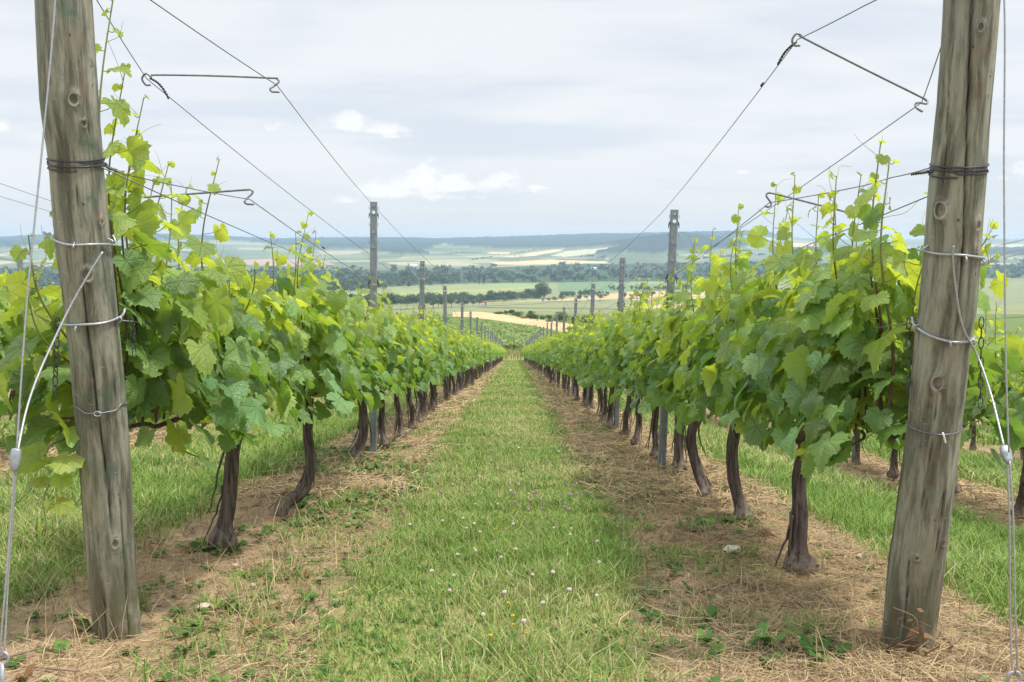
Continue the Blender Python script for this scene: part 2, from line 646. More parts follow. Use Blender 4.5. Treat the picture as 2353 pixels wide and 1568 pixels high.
M_WIRE = simple('galvanised_wire', (.20, .205, .22), .42, .5, .6, 60, .25)
M_CABLE = simple('bright_cable', (.36, .37, .39), .42, .5, .5, 200, .2)
M_DARKWIRE = simple('dark_wire', (.055, .055, .065), .45, .5, .4, 60, .2)
M_POST = simple('galvanised_post', (.235, .262, .29), .48, .5, .4, 26, .18, .08, .002)
M_BLACK = simple('black_plastic', (.02, .02, .022), .5, .4)
M_SHOOT = None


def attr_mat(name, rough=.7, spec=.2, trans=0.0, nscale=0, namt=0.0, bumpd=0.0):
    """base colour from the vertex attribute 'col' (the thing's own colour)"""
    m, T = new_mat(name)
    c = T.attr('col').outputs['Color']
    nb = None
    if nscale:
        n = T.noise(T.n('ShaderNodeTexCoord').outputs['Object'], nscale, 4, .6)
        c = T.mix(1.0, c, T.cxyz(*(T.ss(n, .25, .75, 1 - namt, 1 + namt),) * 3), 'MULTIPLY')
        if bumpd:
            nb = T.bump(n, .7, bumpd)
    s = T.bsdf(c, rough, spec, nb)
    if trans:
        tr = T.n('ShaderNodeBsdfTranslucent')
        T.put(tr.inputs[0], c)
        mx = T.n('ShaderNodeMixShader')
        mx.inputs[0].default_value = trans
        T.t.links.new(s, mx.inputs[1])
        T.t.links.new(tr.outputs[0], mx.inputs[2])
        s = mx.outputs[0]
    T.out(s)
    return m


M_SHOOT = attr_mat('shoot_skin', .55, .3)
M_GRASS = attr_mat('grass_blade', .6, .22, .28)
M_STRAW = attr_mat('dry_straw', .75, .15, .12)
M_FLOWER = attr_mat('petals', .7, .15, .25)
M_TREE = attr_mat('tree_leaves', .7, .12, .18)
M_FARLEAF = attr_mat('distant_vine_leaves', .6, .2, .25)
M_HOUSE = attr_mat('painted_surfaces', .8, .2)
M_STONE = attr_mat('limestone', .85, .15, 0, 60, .3, .004)


def bark_mat():
    m, T = new_mat('vine_bark')
    p = T.n('ShaderNodeTexCoord').outputs['Object']
    st = T.noise(T.vm('MULTIPLY', p, (60, 60, 7)), 1.0, 5, .65, .4)
    pa = T.noise(p, 9, 3, .6)
    age = T.attr('age').outputs['Fac']
    c = T.mix(T.ss(st, .3, .68), (.040, .031, .029), (.175, .138, .124))
    c = T.mix(T.m('MULTIPLY', T.ss(pa, .5, .75), .5), c, (.21, .165, .13))
    c = T.mix(T.m('MULTIPLY', age, T.ss(st, .25, .6)), c, (.36, .29, .22))
    T.out(T.bsdf(c, .85, .15, T.bump(st, .9, .012)))
    return m


M_BARK = bark_mat()


def leaf_mat():
    m, T = new_mat('vine_leaf')
    a = T.attr('luv')
    u, v, age = T.xyz(a.outputs['Vector'])
    rn = T.attr('rnd').outputs['Fac']
    au = T.m('ABSOLUTE', u)
    dmin = au
    for ang in (60.0, 112.5):
        sa, ca = math.sin(R(ang)), math.cos(R(ang))
        d = T.m('ABSOLUTE', T.m('SUBTRACT', T.m('MULTIPLY', au, ca), T.m('MULTIPLY', v, sa)))
        al = T.m('ADD', T.m('MULTIPLY', au, sa), T.m('MULTIPLY', v, ca))
        d = T.m('ADD', d, T.m('MULTIPLY', T.m('LESS_THAN', al, 0.0), 5.0))
        dmin = T.m('MINIMUM', dmin, d)
    vein = T.ss(dmin, .005, .026, 1, 0)
    rad = T.m('SQRT', T.m('ADD', T.m('MULTIPLY', u, u), T.m('MULTIPLY', v, v)))
    sec = T.m('SINE', T.m('ADD', T.m('MULTIPLY', rad, 44.0), T.m('MULTIPLY', dmin, -34.0)))
    sec = T.m('MULTIPLY', T.ss(sec, .85, 1.0), .22)
    vein = T.m('MAXIMUM', vein, sec)
    uvn = T.noise(T.cxyz(u, v, rn), 7.0, 3, .6)
    old = T.mix(rn, (.070, .172, .054), (.165, .282, .084))
    yng = T.mix(rn, (.20, .31, .055), (.32, .41, .095))
    top = T.mix(age, old, yng)
    top = T.mix(T.m('MULTIPLY', T.ss(uvn, .35, .75), .22), top, (.17, .24, .07))
    top = T.mix(T.m('MULTIPLY', vein, .45), top, (.24, .32, .11))
    und = T.mix(age, (.135, .205, .095), (.30, .38, .13))
    und = T.mix(T.m('MULTIPLY', vein, .5), und, (.30, .37, .19))
    bf = T.n('ShaderNodeNewGeometry').outputs['Backfacing']
    c = T.mix(bf, top, und)
    hs = T.n('ShaderNodeHueSaturation')
    T.put(hs.inputs['Hue'], T.m('ADD', .485, T.m('MULTIPLY', T.m('FRACT', T.m('MULTIPLY', rn, 17.3)), .03)))
    T.put(hs.inputs['Value'], T.m('ADD', .72, T.m('MULTIPLY', T.m('FRACT', T.m('MULTIPLY', rn, 31.7)), .85)))
    T.put(hs.inputs['Color'], c)
    c = hs.outputs[0]
    spot = T.noise(T.cxyz(u, v, T.m('MULTIPLY', rn, 9.0)), 9.0, 3, .7)
    c = T.mix(T.m('MULTIPLY', T.ss(spot, .70, .76), .75), c, (.20, .12, .04))
    c = T.mix(T.m('MULTIPLY', T.m('MULTIPLY', T.ss(rad, .75, 1.0), T.m('GREATER_THAN', rn, .86)), .5), c, (.34, .30, .06))
    puck = T.noise(T.cxyz(u, v, rn), 13.0, 2, .5)
    bh = T.m('SUBTRACT', T.m('ADD', T.m('MULTIPLY', uvn, .4), T.m('MULTIPLY', puck, .5)), T.m('MULTIPLY', vein, .6))
    nb = T.bump(bh, .7, .010)
    rough = T.m('ADD', .35, T.m('MULTIPLY', bf, .3))
    s = T.bsdf(c, rough, .60, nb)
    tr = T.n('ShaderNodeBsdfTranslucent')
    tcol = T.mix(T.ss(age, .0, .7), (.27, .48, .042), (.66, .76, .055))
    tcol = T.mix(T.m('MULTIPLY', vein, .25), tcol, (.14, .22, .03))
    T.put(tr.inputs[0], tcol)
    mx = T.n('ShaderNodeMixShader')
    T.put(mx.inputs[0], T.ss(age, .0, .8, .38, .50))
    T.t.links.new(s, mx.inputs[1])
    T.t.links.new(tr.outputs[0], mx.inputs[2])
    T.out(mx.outputs[0])
    return m


M_LEAF = leaf_mat()


# ------------------------------------------------------------------ wooden end posts
def wood_mat():
    m, T = new_mat('weathered_treated_wood')
    p = T.n('ShaderNodeTexCoord').outputs['Object']
    a = T.attr('wood').outputs['Vector']
    crack, knot, hgt = T.xyz(a)
    g = T.attr('grain').outputs['Vector']        # angle*radius, height, 0
    warp = T.noise(p, 5.0, 3, .6)
    gx, gz, _ = T.xyz(g)
    gx2 = T.m('ADD', gx, T.m('ADD', T.m('MULTIPLY', T.m('SUBTRACT', warp, .5), .022), T.m('MULTIPLY', knot, .03)))
    fine = T.noise(T.cxyz(T.m('MULTIPLY', gx2, 210.0), T.m('MULTIPLY', gz, 11.0), 0.0), 1.0, 6, .72, .15)
    broad = T.noise(T.cxyz(T.m('MULTIPLY', gx2, 30.0), T.m('MULTIPLY', gz, 3.4), 5.0), 1.0, 5, .65, .3)
    blot = T.noise(T.cxyz(T.m('MULTIPLY', gx, 14.0), T.m('MULTIPLY', gz, 9.0), 9.0), 1.0, 5, .65, .6)
    fleck = T.noise(T.cxyz(T.m('MULTIPLY', gx, 40.0), T.m('MULTIPLY', gz, 95.0), 2.0), 1.0, 3, .6, .2)
    tone = T.attr('tone').outputs['Fac']
    c = T.mix(T.ss(broad, .38, .62), (.112, .109, .084), (.312, .307, .248))
    c = T.mix(T.m('MULTIPLY', T.ss(blot, .47, .68), T.m('ADD', .35, T.m('MULTIPLY', tone, .45))), c, T.mix(tone, (.27, .30, .235), (.085, .135, .100)))
    c = T.mix(T.m('MULTIPLY', T.ss(blot, .30, .42, 1, 0), .55), c, (.25, .165, .10))
    c = T.mix(T.m('MULTIPLY', T.ss(fine, .52, .72), .55), c, (.36, .335, .25))
    c = T.mix(T.m('MULTIPLY', T.ss(fine, .30, .45, 1, 0), .8), c, (.045, .043, .034))
    c = T.mix(T.m('MULTIPLY', T.ss(fleck, .66, .78), .6), c, (.33, .20, .12))
    c = T.mix(T.m('MULTIPLY', T.ss(hgt, .0, .55, 1, 0), T.ss(blot, .35, .6)), c, (.15, .135, .07))
    c = T.mix(T.m('MULTIPLY', T.ss(knot, .55, .95), .7), c, (.20, .135, .09))
    ring = T.ss(T.m('ABSOLUTE', T.m('SUBTRACT', knot, .62)), .0, .16, 1, 0)
    c = T.mix(T.m('MULTIPLY', ring, .5), c, (.055, .055, .042))
    pale = T.ss(T.m('ABSOLUTE', T.m('SUBTRACT', knot, .36)), .0, .13, 1, 0)
    c = T.mix(T.m('MULTIPLY', pale, T.ss(blot, .35, .6, .15, .7)), c, (.46, .45, .39))
    c = T.mix(T.m('MULTIPLY', crack, .85), c, (.018, .016, .013))
    nick = T.noise(T.cxyz(T.m('MULTIPLY', gx, 26.0), T.m('MULTIPLY', gz, 130.0), 4.0), 1.0, 2, .5, .1)
    c = T.mix(T.m('MULTIPLY', T.ss(nick, .70, .76), .55), c, (.42, .39, .31))
    hole = T.noise(T.cxyz(T.m('MULTIPLY', gx, 60.0), T.m('MULTIPLY', gz, 38.0), 8.0), 1.0, 1, .5)
    c = T.mix(T.m('MULTIPLY', T.ss(hole, .74, .79), .7), c, (.035, .03, .025))
    h = T.m('ADD', T.m('MULTIPLY', fine, .7), T.m('MULTIPLY', broad, .6))
    T.out(T.bsdf(c, .82, .18, T.bump(h, .8, .006)))
    return m


M_WOOD = wood_mat()


def wooden_post(axis, xrow, cracks, knots, label, base_px, tone, seed):
    """axis: (cx, y, width) in picture pixels, all lying in the row's own upright plane"""
    P, rad, ys = [], [], []
    for cx, y, w in axis:
        Y = xrow * F / (cx - 1180)
        P.append(unp(cx, y, Y))
        rad.append(w * Y / F / 2)
        ys.append(y)
    P = np.array(P)
    rad = np.array(rad)
    n = 330
    C = smooth_path(P, n)
    t = np.linspace(0, len(P) - 1, n)
    r = np.interp(t, np.arange(len(P)), rad)
    yp = np.interp(t, np.arange(len(P)), ys)
    base = C[0].copy()
    base[2] = ground(base[0], base[1])
    sides = 96
    th = np.arange(sides) * 2 * math.pi / sides
    T = nrm(np.gradient(C, axis=0))
    tocam = nrm(np.array((0, 0, CZ)) - C)
    fr = nrm(tocam - T * np.sum(tocam * T, 1, keepdims=True))     # faces the camera
    rt = nrm(np.cross(T, fr))                                     # to the right of the picture
    # th = 0 faces the camera, positive to the right
    TH = np.broadcast_to(np.where(th > math.pi, th - 2 * math.pi, th)[None, :], (n, sides))
    hz = np.concatenate([[0], np.cumsum(np.linalg.norm(np.diff(C, axis=0), axis=1))])
    HZ = np.broadcast_to(hz[:, None], (n, sides))
    RR = np.broadcast_to(r[:, None], (n, sides)).copy()
    A = TH * RR
    YP = np.broadcast_to(yp[:, None], (n, sides))
    RR += .0035 * (fbm(np.cos(TH) * 1.5 + 9, HZ * 3 + np.sin(TH), seed) - .5) * 2
    RR += .0016 * (fbm(TH * 9, HZ * 5, seed + 3) - .5) * 2
    crack = np.zeros((n, sides))
    for pts, wd, dp in cracks:
        py_ = np.array([p[0] for p in pts], float)
        off = np.array([p[1] for p in pts], float)
        o = np.arcsin(np.clip(np.interp(YP, py_, off), -1, 1)) + .09 * (fbm(HZ * 14, HZ * 0 + seed, 3) - .5)
        inside = sstep(py_[0] - 40, py_[0] + 40, YP) * (1 - sstep(py_[-1] - 60, py_[-1] + 40, YP))
        k = np.exp(-((TH - o) * r[:, None] / (wd * (.45 + .5 * fbm(HZ * 9, HZ * 0 + 3.0, seed)))) ** 2) * inside
        crack = np.maximum(crack, k)
        RR -= dp * .75 * k
    knot = np.zeros((n, sides))
    for kx, ky, ks in knots:
        i = int(np.argmin(np.abs(yp - ky)))
        cpx, _ = proj(C[i])
        off = math.asin(max(-1, min(1, (kx - cpx) * C[i, 1] / F / r[i])))
        sz = ks * .66 * C[i, 1] / F
        d = np.sqrt(((TH - off) * r[i] / sz) ** 2 + ((HZ - hz[i]) / (sz * 1.35)) ** 2)
        k = np.exp(-d ** 2 * 1.4)
        knot = np.maximum(knot, k)
        RR += .006 * np.exp(-((d - .95) / .35) ** 2) - .004 * np.exp(-(d / .55) ** 2)
    V = C[:, None, :] + RR[..., None] * (np.cos(TH)[..., None] * fr[:, None, :] + np.sin(TH)[..., None] * rt[:, None, :])
    i = np.arange(n - 1)[:, None] * sides
    j = np.arange(sides)[None, :]
    j2 = (j + 1) % sides
    Q = np.stack([i + j, i + j2, i + sides + j2, i + sides + j], -1).reshape(-1, 4)
    root = thing('wooden_post', base, label, 'post')
    b = Bag()
    grain = np.stack([A, HZ, A * 0], -1).reshape(-1, 3)
    wood = np.stack([crack, knot, HZ], -1).reshape(-1, 3)
    tn = np.clip(tone + .45 * np.sin(TH) + .6 * (fbm(HZ * 4, TH, seed + 8) - .5), 0, 1).reshape(-1)
    top = np.vstack([C[-1:] + T[-1:] * .004])
    b.add(np.vstack([V.reshape(-1, 3), top]) - base, Q,
          [(n * sides, (n - 1) * sides + k, (n - 1) * sides + (k + 1) % sides) for k in range(sides)],
          grain=np.vstack([grain, [[0, hz[-1], 0]]]), wood=np.vstack([wood, [[0, 0, hz[-1]]]]), tone=np.append(tn, .5))
    b.obj('timber', M_WOOD, root)

    def at(py, off, lift=.0):
        """a point on the post's skin at picture height py; off = angle from the side that faces the camera"""
        k = int(np.argmin(np.abs(yp - py)))
        return C[k] + (r[k] + lift) * (math.cos(off) * fr[k] + math.sin(off) * rt[k])
    return root, base, at


LX, RX = -1.047, 1.034
postL, baseL, atL = wooden_post(
    [(276, 1540, 108), (272, 1485, 107), (258, 1300, 107), (236, 1000, 112), (207, 700, 115), (191, 560, 117), (175, 370, 114), (160, 230, 122), (146, 0, 117), (138, -140, 116)], LX,
    [([(640, -.22), (773, -.18), (920, -.12), (1040, .02), (1180, .05)], .0028, .014), ([(330, -.1), (430, -.05), (600, .0)], .002, .006),
     ([(1060, .45), (1200, .5), (1460, .52)], .0017, .005), ([(1180, -.5), (1300, -.45), (1480, -.4)], .0017, .004), ([(60, .55), (200, .5), (330, .6)], .0015, .004),
     ([(820, .62), (1000, .55)], .0015, .004)],
    [(167, 222, 17), (198, 622, 19), (262, 1221, 15), (188, 270, 9), (228, 500, 10)],
    'greenish round wooden end post wrapped in black wire, knotty, nearest on the left', (272, 1485), .86, 101)
postR, baseR, atR = wooden_post(
    [(2076, 1565, 113), (2082, 1505, 115), (2105, 1300, 125), (2119, 1200, 121), (2147, 970, 115), (2167, 770, 120), (2178, 690, 121), (2195, 480, 119), (2216, 230, 112), (2234, 0, 116), (2243, -140, 114)], RX,
    [([(-150, .0), (0, .0), (150, .08), (300, .2), (450, .3), (600, .4), (760, .46)], .0034, .02), ([(900, .02), (1040, .0), (1150, -.1)], .0016, .004),
     ([(1240, -.3), (1350, -.2), (1500, -.1)], .0022, .007), ([(1000, .7), (1150, .66), (1300, .55)], .0018, .005), ([(240, -.55), (420, -.5)], .0016, .004)],
    [(2250, 72, 13), (2166, 478, 25), (2240, 505, 14), (2156, 872, 22), (2112, 1249, 9), (2236, 560, 8), (2165, 1215, 9)],
    'grey-brown round wooden end post with a long dark crack, nearest on the right', (2082, 1505), .18, 202)


def add_wire(bag, P, r, sides=6, n=None):
    P = np.asarray(P, float)
    if n:
        P = smooth_path(P, n)
    bag.add(*tube(P, r, sides))


def part_wire(name, P, r, mat, root, n=None, sides=6, bag=None):
    b = Bag()
    loc = np.array(root.location)
    add_wire(b, np.asarray(P) - loc, r, sides, n)
    return b.obj(name, mat, root)


# fittings nailed round the wooden posts
def binding(at, ys, root):
    """black wire wound round the post"""
    pts = []
    for k in range(0, 4 * 26 + 1):
        a = k / 26.0 * 2 * math.pi
        y = ys[0] + (ys[1] - ys[0]) * k / (4 * 26) + 4 * math.sin(a * .5 + 1)
        pts.append(at(y, a, .003))
    part_wire('wire_binding', pts, .0021, M_DARKWIRE, root, None, 6)


binding(atL, (362, 386), postL)
binding(atR, (372, 396), postR)
part_wire('wire_hook', [atL(536, -1.7, .016), atL(530, -1.5, .022), atL(538, -1.42, .010), atL(545, -1.1, .006), atL(548, -.5, .005), atL(551, .2, .005), atL(556, .8, .006), atL(562, 1.35, .012), atL(562, 1.8, .014), atL(548, 2.0, .014)], .0030, M_CABLE, postL, 50, 8)
part_wire('wire_hook', [atL(741, -1.6, .012), atL(740, -1.2, .006), atL(738, -.4, .005), atL(737, .4, .005), atL(735, 1.1, .005), atL(734, 1.55, .012), atL(728, 1.8, .02)], .0032, M_CABLE, postL, 50, 8)
part_wire('wire_hook', [atR(568, -1.9, .016), atR(566, -1.5, .014), atR(562, -1.1, .007), atR(563, -.4, .005), atR(566, .3, .005), atR(572, .9, .006), atR(580, 1.35, .008), atR(582, 1.6, .008)], .0030, M_CABLE, postR, 50, 8)
part_wire('wire_hook', [atR(752, -1.8, .014), atR(754, -1.3, .006), atR(760, -.5, .005), atR(766, .3, .005), atR(769, 1.0, .005), atR(769, 1.5, .006)], .0034, M_CABLE, postR, 50, 8)
part_wire('tie_wire', [atL(930, -1.7, .004)] + [atL(930 - 3 * math.sin(k), -1.5 + k * .3, .003) for k in range(11)], .0016, M_WIRE, postL, 40)
part_wire('tie_wire', [atR(974 + 2 * math.sin(k * 2), -1.6 + k * .32, .003) for k in range(11)], .0016, M_WIRE, postR, 40)
for at_, root, spots in ((atL, postL, ((552, -.3), (552, 1.1), (743, -.55), (741, 1.15))), (atR, postR, ((560, -1.0), (573, .45), (585, 1.3), (756, -1.1), (770, .25), (773, 1.2)))):
    for y, o in spots:
        part_wire('staple', [at_(y - 7, o, -.002), at_(y - 4, o, .011), at_(y + 4, o, .011), at_(y + 8, o, -.002)], .0026, M_CABLE, root, 14, 6)
kb = Bag()
kp = atL(930, -.1, .006) - np.array(postL.location)
kb.add(*tube(smooth_path([kp + (math.cos(a) * .009, -.002, math.sin(a) * .006) for a in np.linspace(0, 5.6, 8)], 20), .0016, 6))
kb.obj('wire_loop', M_CABLE, postL)
part_wire('wire_end', [atR(975, .33, .006), atR(966, .3, .012), atR(985, .42, .010), atR(990, .44, .008)], .0022, simple('white_tie', (.75, .75, .75), .5), postR, 10)


# ------------------------------------------------------------------ anchor cables
def anchor(root_label, name_pts):
    pass


def cable_set(side, label):
    xr = LX - .01 if side < 0 else RX + .03
    def pt(px, py):
        return unp(px, py, xr * F / (px - 1180))
    eye = pt(4, 1500) if side < 0 else pt(2331, 1545)
    g = eye.copy()
    g[2] = ground(g[0], g[1])
    root = thing('anchor_cable', g, label, 'cable')
    if side < 0:
        up = [atL(-110, -.25, .008), unp(127, 0, 2.222), unp(97, 340, 2.19), pt(63, 680), pt(37, 1052)]
        br = [unp(236, 579, 2.358), unp(200, 637, 2.338), unp(158, 712, 2.315), unp(118, 795, 2.27), unp(85, 870, 2.22), unp(60, 945, 2.17), pt(40, 1040)]
        ten = (pt(37, 1035), pt(33, 1080))
    else:
        up = [atR(-110, .6, .006), pt(2302, 0) + (0, -.01, 0), pt(2307, 400), pt(2311, 800), pt(2318, 1040)]
        br = [atR(548, .04, .008), atR(570, .05, .006), atR(640, .22, .007), atR(720, .6, .008), unp(2247, 820, 2.33), unp(2278, 910, 2.24), pt(2308, 1030)]
        ten = (pt(2308, 1028), pt(2318, 1062))
    part_wire('tension_cable', up, .0021, M_CABLE, root, 40, 6)
    part_wire('brace_cable', br, .0025, M_CABLE, root, 50, 8)
    if side < 0:
        loop = [pt(33, 1076), pt(26, 1180), pt(14, 1330), eye + (-.003, 0, .004), eye + (0, .004, -.006), eye + (.006, 0, .004), pt(19, 1330), pt(30, 1180), pt(36, 1076)]
    else:
        loop = [pt(2314, 1060), pt(2319, 1180), pt(2321, 1400), eye + (-.006, 0, .01), eye + (0, .004, -.004), eye + (.006, 0, .01), pt(2333, 1400), pt(2328, 1180), pt(2320, 1060)]
    part_wire('loop_cable', loop, .0022, M_CABLE, root, 90, 6)
    # wedge-shaped tensioner
    b = Bag()
    a, c = ten[0] - g, ten[1] - g
    ax = nrm(c - a)
    rt = nrm(np.cross(ax, (0, 1.0, 0)))
    fw = np.cross(rt, ax)
    ring = []
    prof = [(-.1, .007, .005), (0, .010, .007), (.35, .0115, .008), (.8, .010, .007), (1.0, .007, .006), (1.08, .005, .004)]
    L = np.linalg.norm(c - a)
    for f, w, d in prof:
        p = a + ax * L * f
        for q in range(12):
            an = q * math.pi / 6
            ring.append(p + rt * w * math.copysign(abs(math.cos(an)) ** .6, math.cos(an)) + fw * d * math.copysign(abs(math.sin(an)) ** .6, math.sin(an)))
    Q = [(k * 12 + q, k * 12 + (q + 1) % 12, k * 12 + 12 + (q + 1) % 12, k * 12 + 12 + q) for k in range(5) for q in range(12)]
    ring += [a - ax * L * .1, a + ax * L * 1.08]
    tri = [(72, (q + 1) % 12, q) for q in range(12)] + [(73, 60 + q, 60 + (q + 1) % 12) for q in range(12)]
    b.add(np.array(ring), Q, tri)
    b.obj('tensioner', simple('zinc_casting', (.30, .32, .35), .42, .5, .4, 80, .15), root)
    e = eye - g
    b = Bag()
    ey = [e + (math.sin(q) * .014, 0, -.012 + math.cos(q) * .014) for q in np.linspace(.2, 6.1, 18)]
    b.add(*tube(ey, .0036, 8))
    b.add(*tube([e + (0, 0, -.024), e + (0, -.004, -.07), (0, -.01, -.05)], .0050, 8))
    b.obj('anchor_rod', M_CABLE, root)


cable_set(-1, 'galvanised anchor cable running down to the ground beside the left wooden post')
cable_set(1, 'galvanised anchor cable running down to the ground beside the right wooden post')


def chain(p0, links, label, sway):
    b = Bag()
    p = np.array(p0, float)
    base = p.copy()
    for k in range(links):
        c = p + np.array((sway * k * .004, 0, -.024 * k))
        horiz = k % 2
        pts = []
        for q in np.linspace(0, 2 * math.pi, 17):
            u, v = .0058 * math.cos(q), .0145 * math.sin(q)
            pts.append(c + ((u, 0, v) if not horiz else (u * .4, u, v)))
        b.add(*tube(np.array(pts) - base, .0014, 5))
    o = b.obj('chain', M_DARKWIRE, None, True, base)
    return tag(o, label, 'chain')


chain(atL(745, -1.5, .016), 8, 'short steel chain hanging on the outer side of the left wooden post', -.5)
chain(atL(760, 1.5, .03), 4, 'short steel chain hanging on the leafy side of the left wooden post', .3)
chain(atR(758, -1.6, .016), 8, 'short steel chain hanging on the leafy side of the right wooden post', .2)
chain(atR(740, 1.75, .018), 9, 'short steel chain hanging on the outer side of the right wooden post', .2)
# ------------------------------------------------------------------ vines
_TH = np.array((0, 12, 24, 33, 46, 60, 74, 88, 98, 112, 126, 140, 152, 165, 174, 180.0))
_RR = np.array((1.0, .86, .72, .66, .80, .90, .78, .66, .64, .77, .70, .62, .56, .40, .17, .05))


def leaf_proto(na, rings, r, deep=1.0, fold=.3, droop=.25, wave=.10):
    """one vine leaf: stalk at the origin, tip towards +y, upper side +z; tip length 1"""
    th = (np.arange(na) + 0.0) * 2 * math.pi / na - math.pi
    ad = np.degrees(np.abs(th))
    rad = np.interp(ad, _TH, _RR)
    mean = np.interp(ad, (0, 60, 112, 150, 180), (.96, .88, .78, .56, .05))
    rad = mean + (rad - mean) * deep
    if na >= 32:
        rad = rad * (1 + .055 * np.where(np.arange(na) % 2, 1, -1) * (ad < 165))
    rad = rad * (1 + .05 * r.normal(size=na))
    fr = np.array(rings)
    X = [np.zeros(1)]
    Y = [np.zeros(1)]
    for f in fr:
        X.append(np.sin(th) * rad * f)
        Y.append(np.cos(th) * rad * f)
    x = np.concatenate(X)
    y = np.concatenate(Y)
    rr = np.hypot(x, y)
    tt = np.arctan2(x, y)
    ph = r.uniform(0, 6.28)
    z = fold * np.abs(x) * (1 - .45 * np.abs(x)) - droop * y * np.abs(y) + wave * rr ** 2 * np.sin(3 * tt + ph) - .10 * rr ** 2
    z = z + .05 * rr ** 2 * np.cos(7 * tt + ph * 2)
    # puckered between the veins
    v = np.min(np.abs(np.degrees(np.abs(tt))[:, None] - np.array((0, 60, 112.5))[None, :]), axis=1)
    z = z + .045 * np.sin(np.clip(v / 28, 0, 1) * math.pi) * rr
    V = np.stack([x, y, z], -1)
    k = np.arange(na)
    k2 = (k + 1) % na
    tri = np.stack([np.zeros(na, int), 1 + k2, 1 + k], -1)
    qs = []
    for q in range(len(fr) - 1):
        a = 1 + q * na
        qs.append(np.stack([a + k, a + k2, a + na + k2, a + na + k], -1))
    Q = np.concatenate(qs) if qs else np.zeros((0, 4), int)
    return V, tri, Q, np.stack([x, y], -1)


_pr = np.random.default_rng(5)


def protos(na, rings, count):
    return [leaf_proto(na, rings, _pr, _pr.uniform(.15, .85), _pr.uniform(-.2, .62), _pr.uniform(-.08, .62), _pr.uniform(.06, .30)) for _ in range(count)]


LEAF = {0: protos(48, (.36, .72, 1.0), 16), 1: protos(32, (.55, 1.0), 8), 2: protos(16, (.55, 1.0), 8), 3: protos(8, (1.0,), 6)}


def place_leaves(bag, lod, pos, nor, tip, size, age, r):
    """leaves with stalk end pos, face normal nor, tip direction tip"""
    nor = nrm(nor)
    tip = nrm(tip - nor * np.sum(tip * nor, 1, keepdims=True))
    side = np.cross(tip, nor)
    which = r.integers(0, len(LEAF[lod]), len(pos))
    rnd = r.uniform(0, 1, len(pos))
    for k, (V, tri, Q, uv) in enumerate(LEAF[lod]):
        ix = np.nonzero(which == k)[0]
        if not len(ix):
            continue
        n = len(V)
        W_ = V[None] * size[ix, None, None]
        P = pos[ix, None] + W_[..., :1] * side[ix, None] + W_[..., 1:2] * tip[ix, None] + W_[..., 2:] * nor[ix, None]
        off = (np.arange(len(ix)) * n)[:, None, None]
        luv = np.concatenate([np.broadcast_to(uv[None], (len(ix), n, 2)), np.broadcast_to(age[ix, None, None], (len(ix), n, 1))], -1)
        fs = [(tri[None] + off).reshape(-1, 3)]
        if len(Q):
            fs.append((Q[None] + off).reshape(-1, 4))
        bag.add(P.reshape(-1, 3), *fs, luv=luv.reshape(-1, 3), rnd=np.repeat(rnd[ix], n))


SH_OLD = np.array((.115, .070, .045))
SH_YNG = np.array((.20, .24, .065))


